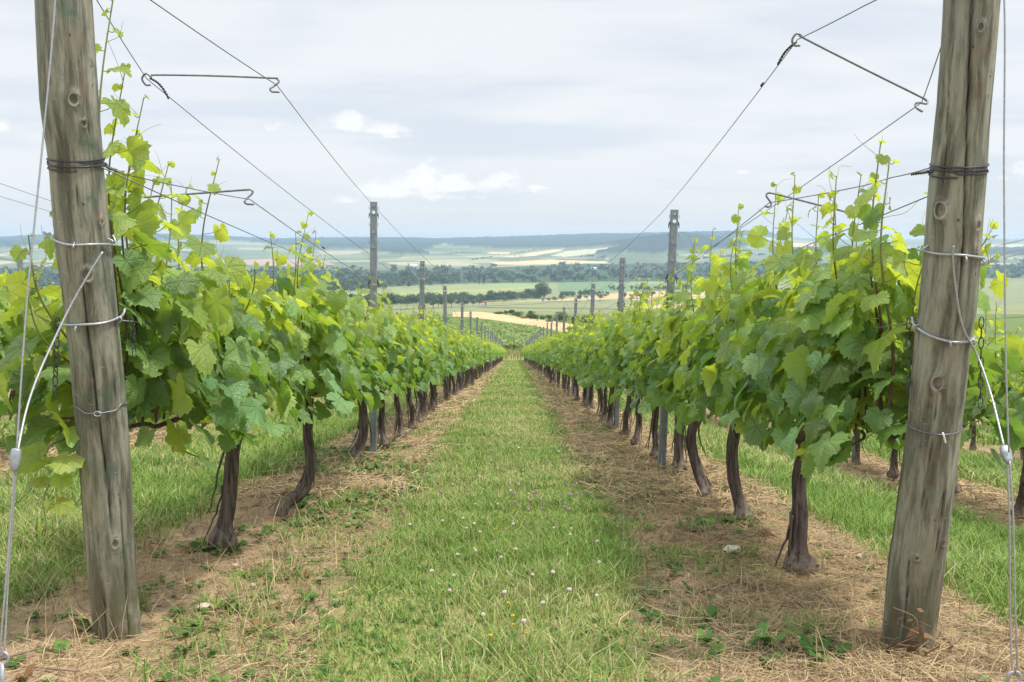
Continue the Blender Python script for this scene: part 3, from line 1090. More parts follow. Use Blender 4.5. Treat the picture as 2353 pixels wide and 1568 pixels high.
def grow_vine(seed, lod, y0=-.5, y1=.5, top=1.22, dens=1.0, thick=1.0, tall=.22, leafsize=1.0, cane_z=.57, extra=()):
    """returns bags: foliage, canes, [shoot bags]; local to the trunk's foot, row along +y"""
    r = np.random.default_rng(seed)
    fol, canes, shoots = Bag(), Bag(), []
    zz = lambda y: -S * y
    PP, NN, TT, SS, AA = [], [], [], [], []
    # two fruiting canes tied along the low wire
    for e in (y0 + .05, y1 - .05):
        ys = np.linspace(0, e, 9)
        c = np.stack([r.normal(0, .012, 9), ys, cane_z + zz(ys) + r.normal(0, .012, 9) - .10 * np.exp(-(ys / .1) ** 2)], -1)
        if lod < 3:
            canes.add(*tube(smooth_path(c, 20), np.linspace(.011, .006, 20), 6), age=0.0)
    nsh = int(round((y1 - y0) / .095))
    for k in range(nsh + len(extra)):
        ys = y0 + (k + .5) / nsh * (y1 - y0) + r.normal(0, .02)
        big = r.random()
        L = (top - cane_z) * r.uniform(.86, 1.06)
        if big < tall:
            L *= r.uniform(1.15, 1.50)
        elif big > .82:
            L *= r.uniform(.55, .8)
        m = 12
        t = np.linspace(0, 1, m)
        lx, ly = r.normal(0, .085 * thick), r.normal(0, .085)
        bx, by = r.normal(0, .07), r.normal(0, .05)
        P = np.stack([r.normal(0, .03) + lx * t + bx * np.sin(t * 2.6) * t, ys + ly * t + by * np.sin(t * 3) * t, cane_z + zz(ys) + L * t * (1 - .04 * t)], -1)
        if k >= nsh:
            ex, ey, ez0, ex2, ey2, ez1 = extra[k - nsh]
            L = abs(ez1 - ez0) + abs(ex2 - ex)
            P = np.stack([ex + (ex2 - ex) * t ** 1.4 + .02 * np.sin(t * 7), ey + (ey2 - ey) * t + .015 * np.sin(t * 6 + 1), ez0 + (ez1 - ez0) * t + zz(ey + (ey2 - ey) * t)], -1)
        if lod < 3:
            sb = Bag()
            pts = smooth_path(P, 20 if lod < 2 else 12)
            rad = np.linspace(.0048, .0016, len(pts)) * r.uniform(.85, 1.1)
            V, *Fs = tube(pts, rad, 6 if lod < 2 else 4, cap=False)
            tt_ = np.repeat(np.linspace(0, 1, len(pts)), 6 if lod < 2 else 4)[:, None]
            kk = sstep(.35, .95, tt_ + .1 * r.normal())
            sb.add(V, *Fs, col=SH_OLD * (1 - kk) + SH_YNG * kk)
            shoots.append(sb)
        else:
            sb = None
        nodes = int(L / (.054 if lod < 3 else .066))
        az0 = r.uniform(0, 6.28)
        for q in range(nodes + 1):
            f = (q + .5) / (nodes + .5)
            p = np.array([np.interp(f, t, P[:, c]) for c in range(3)])
            sgn = 1 if q % 2 else -1
            az = az0 + (math.pi if sgn > 0 else 0) + r.normal(0, .7)
            az_v = np.array((math.cos(az), math.sin(az), 0))
            az_v[0] = az_v[0] * 1.15 + .25 * math.copysign(1, az_v[0])
            az_v = nrm(az_v)
            sz = np.interp(f, (0, .12, .5, .72, .88, 1.0), (.062, .080, .082, .064, .040, .020)) * r.uniform(.68, 1.15) * leafsize * (.84 if k >= nsh else 1.0) * (1.0 if lod == 0 else .88)
            if r.random() > dens * (1.0 if f > .7 else .95):
                continue
            pl = sz * r.uniform(.7, 1.25) * (1 if f < .85 else .7)
            up = r.uniform(.05, .75)
            e = p + pl * nrm(az_v + (0, 0, up))
            n_ = az_v * r.uniform(.15, .85) + np.array((0, 0, r.uniform(.40, 1.25))) + r.normal(0, .40, 3)
            tp = np.array((0, 0, -1.0)) * r.uniform(.4, 1.1) + az_v * r.uniform(.1, .9) + r.normal(0, .3, 3)
            PP.append(e)
            NN.append(n_)
            TT.append(tp)
            SS.append(sz)
            AA.append(np.clip(.04 + max(0, f - .28) * 1.25 + r.normal(.03, .24), 0, 1))
            if sb is not None and lod < 2:
                mid = (p + e) / 2 + (0, 0, -.004)
                V, *Fs = tube(np.array([p, mid, e]), .0013, 3, cap=False)
                sb.add(V, *Fs, col=SH_YNG * .9)
        if sb is not None and lod < 2 and L > .62 * (top - cane_z):
            for q in range(r.integers(1, 4)):
                f = r.uniform(.72, 1.0)
                p = np.array([np.interp(f, t, P[:, c]) for c in range(3)])
                d = nrm(np.array((r.normal(), r.normal(), r.uniform(.5, 2))))
                e = nrm(np.cross(d, r.normal(size=3)))
                a = np.linspace(0, 1, 10)
                ln = r.uniform(.05, .13)
                c = p + ln * (a[:, None] * d + .35 * (a[:, None] ** 2) * np.sin(a[:, None] * r.uniform(1, 5)) * e)
                V, *Fs = tube(c, np.linspace(.0011, .0005, 10), 3, cap=False)
                sb.add(V, *Fs, col=(.26, .27, .10))
    # laterals that fill the hedge's two faces
    nf = int((300 if lod == 0 else 280) * (y1 - y0) * dens * (1.0 if lod < 3 else .85))
    if lod:
        leafsize = leafsize * .84
    s = np.where(r.random(nf) < .5, -1, 1)
    zf = r.beta(1.5, 1.5, nf)
    yv = r.uniform(y0 - .04, y1 + .04, nf)
    xw = (.20 - .08 * zf ** 2 + r.normal(0, .05, nf)) * thick * (1 + .25 * np.sin(yv * 7 + seed))
    p = np.stack([s * xw, yv, cane_z - .07 + zf * (top - cane_z + .05) + zz(yv)], -1)
    n_ = np.stack([s * r.uniform(.25, .95, nf), r.normal(0, .55, nf), r.uniform(.30, 1.25, nf)], -1)
    tp = np.stack([s * r.uniform(.0, .9, nf), r.normal(0, .5, nf), -r.uniform(.4, 1.1, nf)], -1)
    sz = r.uniform(.032, .086, nf) * leafsize * np.interp(zf, (0, .3, .8, 1), (.9, 1.06, .95, .75))
    PP = np.vstack([np.array(PP), p])
    NN = np.vstack([np.array(NN), n_])
    TT = np.vstack([np.array(TT), tp])
    SS = np.append(np.array(SS), sz)
    AA = np.append(np.array(AA), np.clip(-.05 + .85 * (zf - .2) + r.normal(.02, .25, nf), 0, 1))
    if lod == 3:
        SS = SS * 1.08
    place_leaves(fol, lod, PP, NN, TT, SS, AA, r)
    return fol, canes, shoots


def grow_trunk(seed, P, r0=.036, sides=18, n=44, knob=1.7):
    """P: axis points from the foot (z = 0) to the head; swollen graft at the foot"""
    r = np.random.default_rng(seed)
    C = smooth_path(P, n)
    t = np.linspace(0, 1, n)
    rad = r0 * (1.0 - .28 * t) * (1 + (knob - 1) * np.exp(-((t - .19) / .085) ** 2)) * (1 + .20 * np.exp(-((t - 1) / .15) ** 2))
    V, Q, Tt = tube(C, rad, sides)
    b = Bag()
    cen = np.repeat(C, sides, 0)
    body = V[:n * sides]
    th = np.tile(np.arange(sides) * 2 * math.pi / sides, n)
    zz_ = np.repeat(t, sides)
    k = 1 + .50 * (fbm(np.cos(th) * 2.4 + seed, np.sin(th) * 2.4 + zz_ * 2.2, seed, 3) - .5) + .38 * (fbm(th * 3.5, zz_ * 3 + seed, seed + 1, 3) - .5)
    k = k + .5 * (fbm(np.cos(th) * 3 + 5, np.sin(th) * 3 + zz_ * 22, seed + 4, 3) - .5) * 1.8 * np.exp(-(zz_ / .26) ** 2) + .36 * (fbm(th * 6, zz_ * 9, seed + 6, 3) - .5)
    V[:n * sides] = cen + (body - cen) * k[:, None]
    age = np.append(np.exp(-(zz_ / .24) ** 2) * 1.0, (0, 0))
    b.add(V, Q, Tt, age=age)
    return b


def random_axis(r, h=.56):
    bx, by = r.normal(0, .035), r.normal(0, .05)
    return [(bx * 1.2, by * 1.5, -.03), (bx * 1.0, by * 1.2, .06), (bx * .8 + r.normal(0, .012), by * .7 + r.normal(0, .02), h * .36),
            (bx * .35 + r.normal(0, .014), by * .2, h * .68), (0, 0, h)]


def bark_strips(seed, P, count):
    r = np.random.default_rng(seed)
    C = smooth_path(P, 20)
    b = Bag()
    for q in range(count):
        i0 = r.integers(11, 18)
        i1 = max(2, i0 - r.integers(6, 12))
        a = r.uniform(0, 6.28)
        o = np.array((math.cos(a), math.sin(a), 0))
        c = C[i1:i0][::-1]
        f = np.linspace(0, 1, len(c))[:, None]
        c = c + o * (.030 + .05 * f ** 1.5 * r.uniform(.3, 1.2)) + r.normal(0, .003, c.shape)
        b.add(*tube(c, np.linspace(.0055, .0025, len(c)) * r.uniform(.5, 1.3), 5), age=.1)
    return b


ROW_WORD = {'l1': 'behind the left wooden post', 'r1': 'behind the right wooden post', 'l2': 'second row left of the grass alley', 'r2': 'second row right of the grass alley',
            'l3': 'third row left of the grass alley', 'r3': 'third row right of the grass alley'}
ROW_GROUP = {k: 'grapevines in the ' + ('row ' + v if 'post' in v else v) for k, v in ROW_WORD.items()}


def vine_label(row, n):
    if row in ('l1', 'r1'):
        return 'leafy grapevine on a gnarled trunk, ' + ordinal(n) + ' ' + ROW_WORD[row]
    return 'leafy grapevine, ' + ordinal(n) + ' in view in the ' + ROW_WORD[row]


vine_count = {}


def finish_vine(root, row):
    n = vine_count[row] = vine_count.get(row, 0) + 1
    root['label'] = vine_label(row, n)
    root['group'] = ROW_GROUP[row]
    root['category'] = 'grapevine'
    return root


def make_vine(loc, seed, lod, axis, r0, row=None, strips=0, split_shoots=False, grapes=0, knob=1.7, **kw):
    root = thing('grapevine', loc, None, 'grapevine')
    fol, canes, shoots = grow_vine(seed, lod, **kw)
    ax = np.array(axis, float)
    grow_trunk(seed, ax, r0, 28 if lod < 2 else 12, 80 if lod < 2 else 22, knob).obj('trunk', M_BARK, root)
    if canes.n:
        canes.obj('cane', M_BARK, root)
    if strips:
        bark_strips(seed + 5, ax, strips).obj('bark_strips', M_BARK, root)
    if split_shoots:
        for sb in shoots:
            sb.obj('shoot', M_SHOOT, root)
    elif shoots:
        al = Bag()
        for sb in shoots:
            for V in [np.concatenate(sb.v)]:
                fs = [np.concatenate(f) for f in sb.f.values() if f]
                al.add(V, *fs, col=np.concatenate(sb.at['col']))
        al.obj('shoots', M_SHOOT, root)
    fol.obj('foliage', M_LEAF, root)
    r = np.random.default_rng(seed + 77)
    for q in range(grapes):
        b = Bag()
        p = np.array((r.choice((-1, 1)) * r.uniform(.08, .17), r.uniform(-.4, .4), r.uniform(.58, .78)))
        for k in range(70):
            f = r.random()
            c = p + np.array((r.normal(0, .016 * (1 - .6 * f)), r.normal(0, .016 * (1 - .6 * f)), -.09 * f))
            V, Q, Tt = tube(np.array([c + (0, 0, .0028), c, c - (0, 0, .0028)]), (.0016, .0032, .0016), 5)
            b.add(V, Q, Tt, col=np.array((.22, .27, .07)) * r.uniform(.7, 1.2))
        b.add(*tube(np.array([p + (0, 0, .03), p, p - (0, 0, .09)]), .0012, 4), col=(.2, .24, .07))
        b.obj('grape_cluster', M_SHOOT, root)
    if row:
        finish_vine(root, row)
    return root


def gpt(x, y):
    return (x, y, float(ground(x, y)))


# the nearest vines, each grown on its own
near_l = [
    (-1.09, 3.78, [(-.05, -.02, -.04), (-.045, -.01, .07), (-.02, .0, .20), (.0, .0, .40), (.05, .02, .56)], .030, 1.95, dict(y0=-1.12, y1=.5, top=1.12, tall=.24, thick=1.08, leafsize=.98, extra=[(.02, -1.20, .6, .045, -1.14, 1.78), (.03, -1.16, .6, .05, -1.12, 1.54), (.04, -1.10, .6, .07, -1.05, 1.48), (.03, -1.08, .6, .04, -1.02, 1.40), (.05, -.95, .6, .08, -.9, 1.33), (.0, -.85, .6, .0, -.8, 1.30), (-.03, -1.08, .6, -.10, -1.15, 1.26), (-.06, -1.1, .62, -.15, -1.28, 1.08), (-.06, -1.1, .6, -.12, -1.3, .62), (-.07, -1.15, .6, -.10, -1.36, .34), (-.05, -1.1, .6, -.09, -1.3, .80), (-.04, -1.1, .62, -.15, -1.3, .92), (-.03, -1.08, .60, -.075, -1.36, .40), (-.05, -1.05, .6, -.11, -1.33, .52), (-.05, -1.0, .6, -.17, -1.2, .72), (.05, -.8, .58, .16, -.9, .46), (.03, -.45, .6, .08, -.40, 1.44)]), 2, 4),
    (-1.02, 4.72, [(-.10, -.10, -.03), (-.085, -.08, .05), (-.01, -.02, .10), (.03, .0, .22), (.02, .0, .40), (.03, 0, .56)], .028, 1.25, dict(y0=-.5, y1=.85, top=1.12, tall=.40, leafsize=.95, extra=[(.03, -.2, .6, .06, -.14, 1.42), (.02, .3, .6, .0, .34, 1.40)]), 5, 2),
    (-1.10, 7.02, [(-.04, -.05, -.03), (-.03, -.02, .06), (.02, .0, .2), (.01, .0, .40), (.0, 0, .56)], .036, 1.5, dict(y0=-1.35, y1=.45, top=1.10, tall=.42, leafsize=.92), 6, 0)]
near_r = [
    (1.03, 3.49, [(.0, -.03, -.05), (.0, .0, .06), (.005, .0, .20), (.0, .01, .36), (.05, .02, .56)], .029, 2.05, dict(y0=-.93, y1=.55, top=1.13, tall=.24, thick=1.04, leafsize=.98, extra=[(.08, -.75, .6, .25, -.70, 1.56), (.12, -.8, .6, .30, -.72, 1.16), (.12, -.7, .6, .33, -.55, 1.22), (.10, -.82, .6, .27, -.82, .84), (.10, -.82, .6, .28, -.78, .66), (.06, -.8, .58, .24, -.85, 1.06), (.05, -.85, .56, .20, -.9, .62), (-.04, -.90, .6, -.06, -.88, 1.30), (-.03, -.80, .6, -.04, -.76, 1.38), (.0, -.72, .6, -.02, -.68, 1.30), (-.05, -.62, .6, -.10, -.58, 1.32), (-.04, .1, .6, -.08, .16, 1.42), (-.02, .32, .6, .02, .36, 1.36), (.0, -.55, .6, .0, -.5, 1.34), (-.03, -.40, .6, -.08, -.35, 1.30), (-.05, -.75, .58, -.17, -.8, .50), (-.05, -.2, .6, -.1, -.15, 1.40)]), 3, 4),
    (1.05, 4.58, [(.035, -.03, -.04), (.03, -.02, .05), (-.005, .0, .18), (-.02, .0, .36), (.02, .0, .56)], .030, 1.55, dict(y0=-.55, y1=.45, top=1.11, tall=.40, leafsize=.95, extra=[(-.04, -.3, .6, -.08, -.24, 1.44), (-.02, .05, .6, .02, .1, 1.38), (-.04, .3, .6, -.07, .36, 1.42)]), 2, 2),
    (1.00, 5.34, [(.05, -.03, -.04), (.045, -.02, .05), (.0, .0, .18), (-.025, .0, .36), (.06, .03, .56)], .031, 1.45, dict(y0=-.4, y1=.6, top=1.11, tall=.38, leafsize=.95, extra=[(-.04, -.2, .6, -.06, -.14, 1.40), (-.02, .25, .6, .02, .3, 1.44)]), 4, 0),
    (1.09, 6.42, [(.0, -.02, -.03), (.0, .0, .06), (.0, .0, .2), (.0, .0, .40), (.0, 0, .56)], .034, 1.5, dict(y0=-.55, y1=.5, top=1.10, tall=.42, leafsize=.92), 5, 0)]
for q, (x, y, ax, r0, kn, kw, st, gr) in enumerate(near_l):
    make_vine(gpt(x, y), 40 + q, 0, ax, r0, 'l1', st, True, gr, kn, **kw)
for q, (x, y, ax, r0, kn, kw, st, gr) in enumerate(near_r):
    make_vine(gpt(x, y), 60 + q, 0, ax, r0, 'r1', st, True, gr, kn, **kw)

# proto vines, copied down the rows
spots = []          # (row, x, y)
for row, ys in (('l1', [7.85, 8.6, 9.75]), ('r1', [7.25, 8.15, 9.0])):
    y = ys[-1]
    while y < ROW_END - 1.3:
        y += .97
        ys.append(y)
    for y in ys:
        spots.append((row, y))
for row, a, n in (('l2', 5.6, 32), ('l3', 9.3, 20), ('r2', 4.05, 34), ('r3', 8.2, 20)):
    for k in range(n):
        spots.append((row, a + k * .97))
vr = np.random.default_rng(99)
pool = {}


def vine_lod(row, y):
    if row in ('l1', 'r1'):
        return 1 if y < 14 else (2 if y < 30 else 3)
    return 1 if y < 8.5 else (2 if y < 18 else 3)


for row, y in spots:
    lod = vine_lod(row, y)
    pl = pool.setdefault(lod, [])
    x = ROWS[row] + vr.normal(0, .02)
    y = y + vr.normal(0, .05)
    want = {1: 7, 2: 7, 3: 6}[lod]
    if len(pl) < want:
        o = make_vine(gpt(x, y), 300 + lod * 50 + len(pl), lod, random_axis(vr), vr.uniform(.021, .028), None, 5 if lod < 3 else 0, False, 0, vr.uniform(1.6, 2.3),
                      y0=-.53, y1=.53, top=vr.uniform(1.05, 1.15), tall=.50)
        pl.append(o)
    else:
        o = copy_tree(pl[vr.integers(0, want)])
        o.location = gpt(x, y)
        o.scale = (vr.choice((-1, 1)) * vr.uniform(.92, 1.12), 1, vr.uniform(.93, 1.06))
    finish_vine(o, row)

# the rest of the outer rows, which one sees only as a mass
b = Bag()
rr_ = np.random.default_rng(7)
for row, a in (('l2', 5.6 + 32 * .97), ('l3', 9.3 + 20 * .97), ('r2', 4.05 + 34 * .97), ('r3', 8.2 + 20 * .97), ('l4', 12.0), ('l5', 16.0), ('r4', 12.0)):
    n = int((ROW_END - a) * 70)
    y = rr_.uniform(a, ROW_END, n)
    s = rr_.choice((-1, 1), n)
    zf = rr_.beta(1.4, 1.3, n)
    x = ROWS[row] + s * (.17 - .06 * zf + rr_.normal(0, .05, n))
    p = np.stack([x, y, ground(x * 0 + ROWS[row], y) + .45 + zf * .80], -1)
    nn = np.stack([s * rr_.uniform(.3, 1, n), rr_.normal(0, .4, n), rr_.uniform(.2, 1, n)], -1)
    tp = np.stack([s * .3, rr_.normal(0, .5, n), -rr_.uniform(.4, 1, n)], -1)
    place_leaves(b, 3, p, nn, tp, rr_.uniform(.10, .15, n), np.clip(zf * .6 + rr_.normal(0, .12, n), 0, 1), rr_)
tag(b.obj('distant_vine_foliage', M_LEAF), 'far ends of the outer vine rows merging into one green mass', kind='stuff')


# ------------------------------------------------------------------ metal trellis posts
def post_meshes(near):
    """a rolled C-profile with holes in its web; local z along the post"""
    H = 2.15
    w, fl, lip = .052, .030, .010
    b = Bag()
    holes = [(.028, .0042), (.076, .0125), (.22, .0035), (.33, .0035), (.52, .0045), (.62, .0035), (.80, .004), (.95, .004)]
    z0 = 0.0
    zs = []
    for hz, hr in holes:
        zs.append((hz, hr))
    segs = []
    cur = 0.0
    hw = w * .36
    for hz, hr in zs:
        half = max(hr * 1.5, .008)
        segs.append((cur, hz - half, None))
        segs.append((hz - half, hz + half, (hz, hr)))
        cur = hz + half
    segs.append((cur, H, None))
    for za, zb, hole in segs:
        if not hole:
            nseg = max(1, int((zb - za) / .2))
            for q in range(nseg):
                a = za + (zb - za) * q / nseg
                c = za + (zb - za) * (q + 1) / nseg
                b.add([(-hw, 0, -a), (hw, 0, -a), (hw, 0, -c), (-hw, 0, -c)], [(0, 3, 2, 1)])
        else:
            hz, hr = hole
            half = (zb - za) / 2
            sq = [(hw, 0), (hw, half), (0, half), (-hw, half), (-hw, 0), (-hw, -half), (0, -half), (hw, -half)]
            V = [(x, 0, -(hz + y)) for x, y in sq] + [(hr * math.cos(k * math.pi / 4), 0, -(hz + hr * math.sin(k * math.pi / 4))) for k in range(8)]
            b.add(V, [(k, (k + 1) % 8, 8 + (k + 1) % 8, 8 + k) for k in range(8)])
    prof = [(hw, 0), (w * .44, .004), (w * .5, .010), (w * .5, fl), (w * .40, fl + .004), (w * .34, fl)]
    for sx in (1, -1):
        for k in range(len(prof) - 1):
            (xa, ya), (xb, yb) = prof[k], prof[k + 1]
            q = [(sx * xa, ya, 0), (sx * xb, yb, 0), (sx * xb, yb, -H), (sx * xa, ya, -H)]
            b.add(q, [(0, 1, 2, 3) if sx < 0 else (3, 2, 1, 0)])
    return b


POST_BODY = post_meshes(True).mesh('post_body', M_POST, False)


def hook_mesh():
    b = Bag()
    for sx in (1,):
        P = [(0, .012, 0), (.006, .012, -.002), (.009, .012, .006), (.0075, .012, .016)]
        b.add(*tube(smooth_path(P, 10), .0016, 5))
    return b.mesh('hook', M_POST)


HOOK = hook_mesh()


def clip_mesh():
    b = Bag()
    box(b, (.007, .012, 0), (.010, .014, .010))
    box(b, (.010, .012, -.020), (.005, .012, .032))
    box(b, (.004, .012, .014), (.004, .010, .020))
    return b.mesh('clip', M_BLACK, False)


CLIP = clip_mesh()


def spreader_mesh():
    b = Bag()
    P = [(-.165, .0, .165), (-.150, -.005, .170), (-.150, -.004, .155), (-.10, -.004, .07), (-.035, -.006, .004), (-.012, -.008, .0), (.0, -.010, .010), (.012, -.008, .0), (.035, -.006, .0),
         (.10, -.004, .068), (.160, -.004, .150), (.166, -.005, .168), (.172, 0, .150)]
    b.add(*tube(smooth_path(P, 60), .0042, 6))
    return b.mesh('wire_spreader', M_CABLE)


SPREAD = spreader_mesh()


def part(name, me, root, loc=(0, 0, 0), scale=(1, 1, 1)):
    o = bpy.data.objects.new(name, me)
    COL.objects.link(o)
    o.parent = root
    o.location = loc
    o.scale = scale
    return o


post_n = {}


def metal_post(row, x, y, H, lean, detail, spread, clip_z=1.30):
    n = post_n[row] = post_n.get(row, 0) + 1
    g = gpt(x, y)
    if row in ('l1', 'r1'):
        lab = 'slim grey galvanised trellis post, ' + ordinal(n) + ' ' + ROW_WORD[row]
    else:
        lab = 'slim grey trellis post, ' + ordinal(n) + ' in view in the ' + ROW_WORD[row]
    root = thing('trellis_post', g, lab, 'metal post', 'metal posts in the ' + ('row ' + ROW_WORD[row] if row in ('l1', 'r1') else ROW_WORD[row]))
    root.rotation_euler = (R(1.0), R(lean), R(vr.normal(0, 3)))
    bd = part('post_body', POST_BODY, root, (0, 0, H))
    md = bd.modifiers.new('thickness', 'SOLIDIFY')
    md.thickness = .0022
    if detail:
        for k, dz in enumerate((.05, .10, .17, .30, .42, .55, .68, .80)):
            for sx in (1, -1):
                part('hook', HOOK, root, (sx * .026, 0, H - dz), (sx, 1, 1))
        for sx in (1, -1):
            part('clip', CLIP, root, (sx * .026, -.004, clip_z), (sx, 1, 1))
            if detail > 1:
                part('clip', CLIP, root, (sx * .026, .004, H - .095), (sx * .8, 1, .7))
    if spread:
        part('wire_spreader', SPREAD, root, (0, -.004, H - spread))
    return root, g, H


P_L = [(-1.055, 7.30, 1.89, 2, 0), (-1.05, 11.0, 1.80, 1, .20), (-1.05, 15.1, 1.80, 1, 0), (-1.05, 19.6, 1.77, 1, .34), (-1.05, 23.6, 1.76, 0, 0), (-1.05, 27.4, 1.76, 0, .3)]
P_R = [(1.005, 6.58, 1.75, 2, 0), (1.055, 10.0, 1.76, 1, .26), (1.055, 13.75, 1.76, 1, 0), (1.05, 17.4, 1.76, 1, .28), (1.05, 20.9, 1.76, 0, 0), (1.05, 24.6, 1.76, 0, .3)]
y = 27.4
while y < 90:
    y += 4.05
    P_L.append((-1.05, y, 1.75 + vr.normal(0, .02), 0, .3 if len(P_L) % 2 else 0))
y = 24.6
while y < 90:
    y += 3.75
    P_R.append((1.05, y, 1.75 + vr.normal(0, .02), 0, .3 if len(P_R) % 2 else 0))
postsL = [metal_post('l1', x, y, H, 1.1 + vr.normal(0, .3), d, s) for x, y, H, d, s in P_L]
postsR = [metal_post('r1', x, y, H, 1.4 + vr.normal(0, .3), d, s) for x, y, H, d, s in P_R]
for k in range(9):
    metal_post('l2', ROWS['l2'], 14.4 + k * 4.05, 1.78, 1.2, 1 if k < 1 else 0, .3 if k % 2 else 0)
for k in range(8):
    metal_post('l3', ROWS['l3'], 10.55 + k * 4.05, 1.80, 1.2, 1 if k < 1 else 0, .36 if k % 2 == 0 else 0)
for k in range(6):
    metal_post('l4', ROWS['l4'], 14.2 + k * 4.05, 1.80, 1.2, 0, 0) if False else None
for k in range(8):
    metal_post('r2', ROWS['r2'], 9.0 + k * 3.75, 1.75, 1.2, 0, .3 if k % 2 else 0)


# ------------------------------------------------------------------ trellis wires and their spacer rods
def rowpt(row, side, y, h):
    x = ROWS[row] + side
    return np.array((x, y, float(ground(ROWS[row], y)) + h))


def wire(P, label, r=.0016, mat=None, group='trellis wires'):
    P = np.asarray(P, float)
    b = Bag()
    base = P[0].copy()
    b.add(*tube(P - base, r, 6))
    o = b.obj('trellis_wire', mat or M_WIRE, None, True, base)
    return tag(o, label, 'wire', group)


def dense(P, per=6):
    """straight spans between supports, a little sag"""
    P = np.asarray(P, float)
    out = [P[0]]
    for a, c in zip(P[:-1], P[1:]):
        L = np.linalg.norm(c - a)
        for k in range(1, per + 1):
            f = k / per
            q = a + (c - a) * f
            q = q - np.array((0, 0, min(.004 * L, .03) * 4 * f * (1 - f)))
            out.append(q)
    return np.array(out)


def down_row(row, side, start, posts, h_end, fan):
    P = list(start)
    y0 = P[-1][1]
    for k, (_, g, H) in enumerate(posts):
        if g[1] <= y0 + .3:
            continue
        sp = fan[k % len(fan)]
        P.append(np.array((g[0] + side * sp, g[1], g[2] + H - h_end[min(k, len(h_end) - 1)])))
    return P


tl = lambda px, py, Y: unp(px, py, Y)
eyeL = tl(337, 181, 3.46)
zL = tl(636, 196, 3.42)
topL = atL(-105, .2, .002)
wire(dense(down_row('l1', -1, [topL, eyeL], postsL, (.36, .19, .15, .16), (.035, .16, .035, .15))), 'thin top wire on the outer side of the row behind the left wooden post')
wire(dense(down_row('l1', 1, [topL + (.03, 0, 0), zL], postsL, (.03, .06, .12, .16), (.032, .165, .035, .15))), 'thin top wire on the alley side of the row behind the left wooden post')
eyeR = tl(1833, 91, 3.0)
zR = tl(2118, 236, 3.05)
topR = atR(-100, -.2, .002)
wire(dense(down_row('r1', -1, [topR, tl(1985, 14, 2.62), eyeR], postsR, (.03, .10, .06, .10), (.034, .16, .035, .15))), 'thin top wire on the alley side of the row behind the right wooden post')
wire(dense(down_row('r1', 1, [topR + (.02, 0, 0), tl(2161, 112, 2.5), zR], postsR, (.42, .12, .14, .16), (.034, .16, .035, .15))), 'thin top wire on the outer side of the row behind the right wooden post')
cL = tl(575, 459, 3.28)
wire(dense([atL(380, 1.4, .004), tl(290, 402, 2.62), cL] + down_row('l1', 1, [cL], postsL, (.585, .50, .5, .5), (.033, .033, .033, .033))[1:]), 'thin lower wire on the alley side of the row behind the left wooden post', mat=M_WIRE)
cR = tl(1768, 466, 3.45)
wire(dense([atR(386, -1.4, .004), tl(2050, 408, 2.72), tl(1985, 427, 2.86), cR] + down_row('r1', -1, [cR], postsR, (.50, .46, .46, .46), (.033, .033, .033, .033))[1:]), 'thin lower wire on the alley side of the row behind the right wooden post')
for row, posts, p0, w_ in (('l1', postsL, atL(380, 1.0, .004), 'left'), ('r1', postsR, atR(388, 1.0, .004), 'right')):
    sd = -1 if row == 'l1' else 1
    wire(dense([p0] + down_row(row, sd, [p0 + (0, .05, 0)], posts, (.56, .5, .5, .5), (.033,))[1:]), 'thin lower wire on the outer side of the row behind the %s wooden post' % w_)
    q0 = (atL if row == 'l1' else atR)(745, 1.2 * -sd, .004)
    wire(dense([q0] + down_row(row, -sd, [q0 + (0, .05, 0)], posts, (.95, .86, .86, .86), (.028,))[1:]), 'thin middle wire half hidden in leaves of the row behind the %s wooden post' % w_)
for row, w_ in (('l2', 'second row left of the grass alley'), ('l3', 'third row left of the grass alley'), ('r2', 'second row right of the grass alley')):
    for h, sd, wd in ((1.72, -.15, 'outer top'), (1.70, .15, 'inner top'), (1.28, .03, 'lower')):
        pts = [rowpt(row, sd, y, h) for y in (3.0, 5.0, 9.0, 14.4, 22, 30, 46)]
        wire(dense(pts, 3), 'thin %s trellis wire of the %s' % (wd, w_))


def rod(P, label, r=.0034, n=60):
    P = np.asarray(P, float)
    b = Bag()
    base = P[0].copy()
    b.add(*tube(smooth_path(P - base, n), r, 8))
    return tag(b.obj('wire_spacer', M_WIRE, None, True, base), label, 'wire spacer', 'rods that hold the trellis wires apart')


e = eyeL
lerp = lambda a, c, f: a + (c - a) * f
endL = tl(640, 182, 3.42)
rod([e + (.012, 0, -.022), e + (-.006, .004, -.02), e + (-.016, 0, 0), e + (0, -.004, .016), e + (.016, 0, .006), e + (.03, 0, .012), lerp(e, endL, .5) + (0, 0, .010), lerp(e, endL, .95) + (0, 0, .003), endL + (-.008, 0, .002),
     tl(641, 188, 3.42), tl(630, 198, 3.41), tl(621, 204, 3.40), tl(625, 211, 3.40), tl(642, 212, 3.40)], 'bent metal rod with a loop, spreading two wires beside the left wooden post', n=90)
zc = [tl(300, 456, 3.28), tl(340, 453, 3.28), tl(450, 445, 3.28), tl(560, 437, 3.28), tl(577, 437, 3.28), tl(580, 444, 3.28), tl(568, 456, 3.27), tl(562, 463, 3.26), tl(567, 469, 3.26), tl(584, 470, 3.26)]
rod(zc, 'bent metal rod sticking out of the leaves low beside the left wooden post', n=80)
e = eyeR
endR = tl(2125, 229, 3.05)
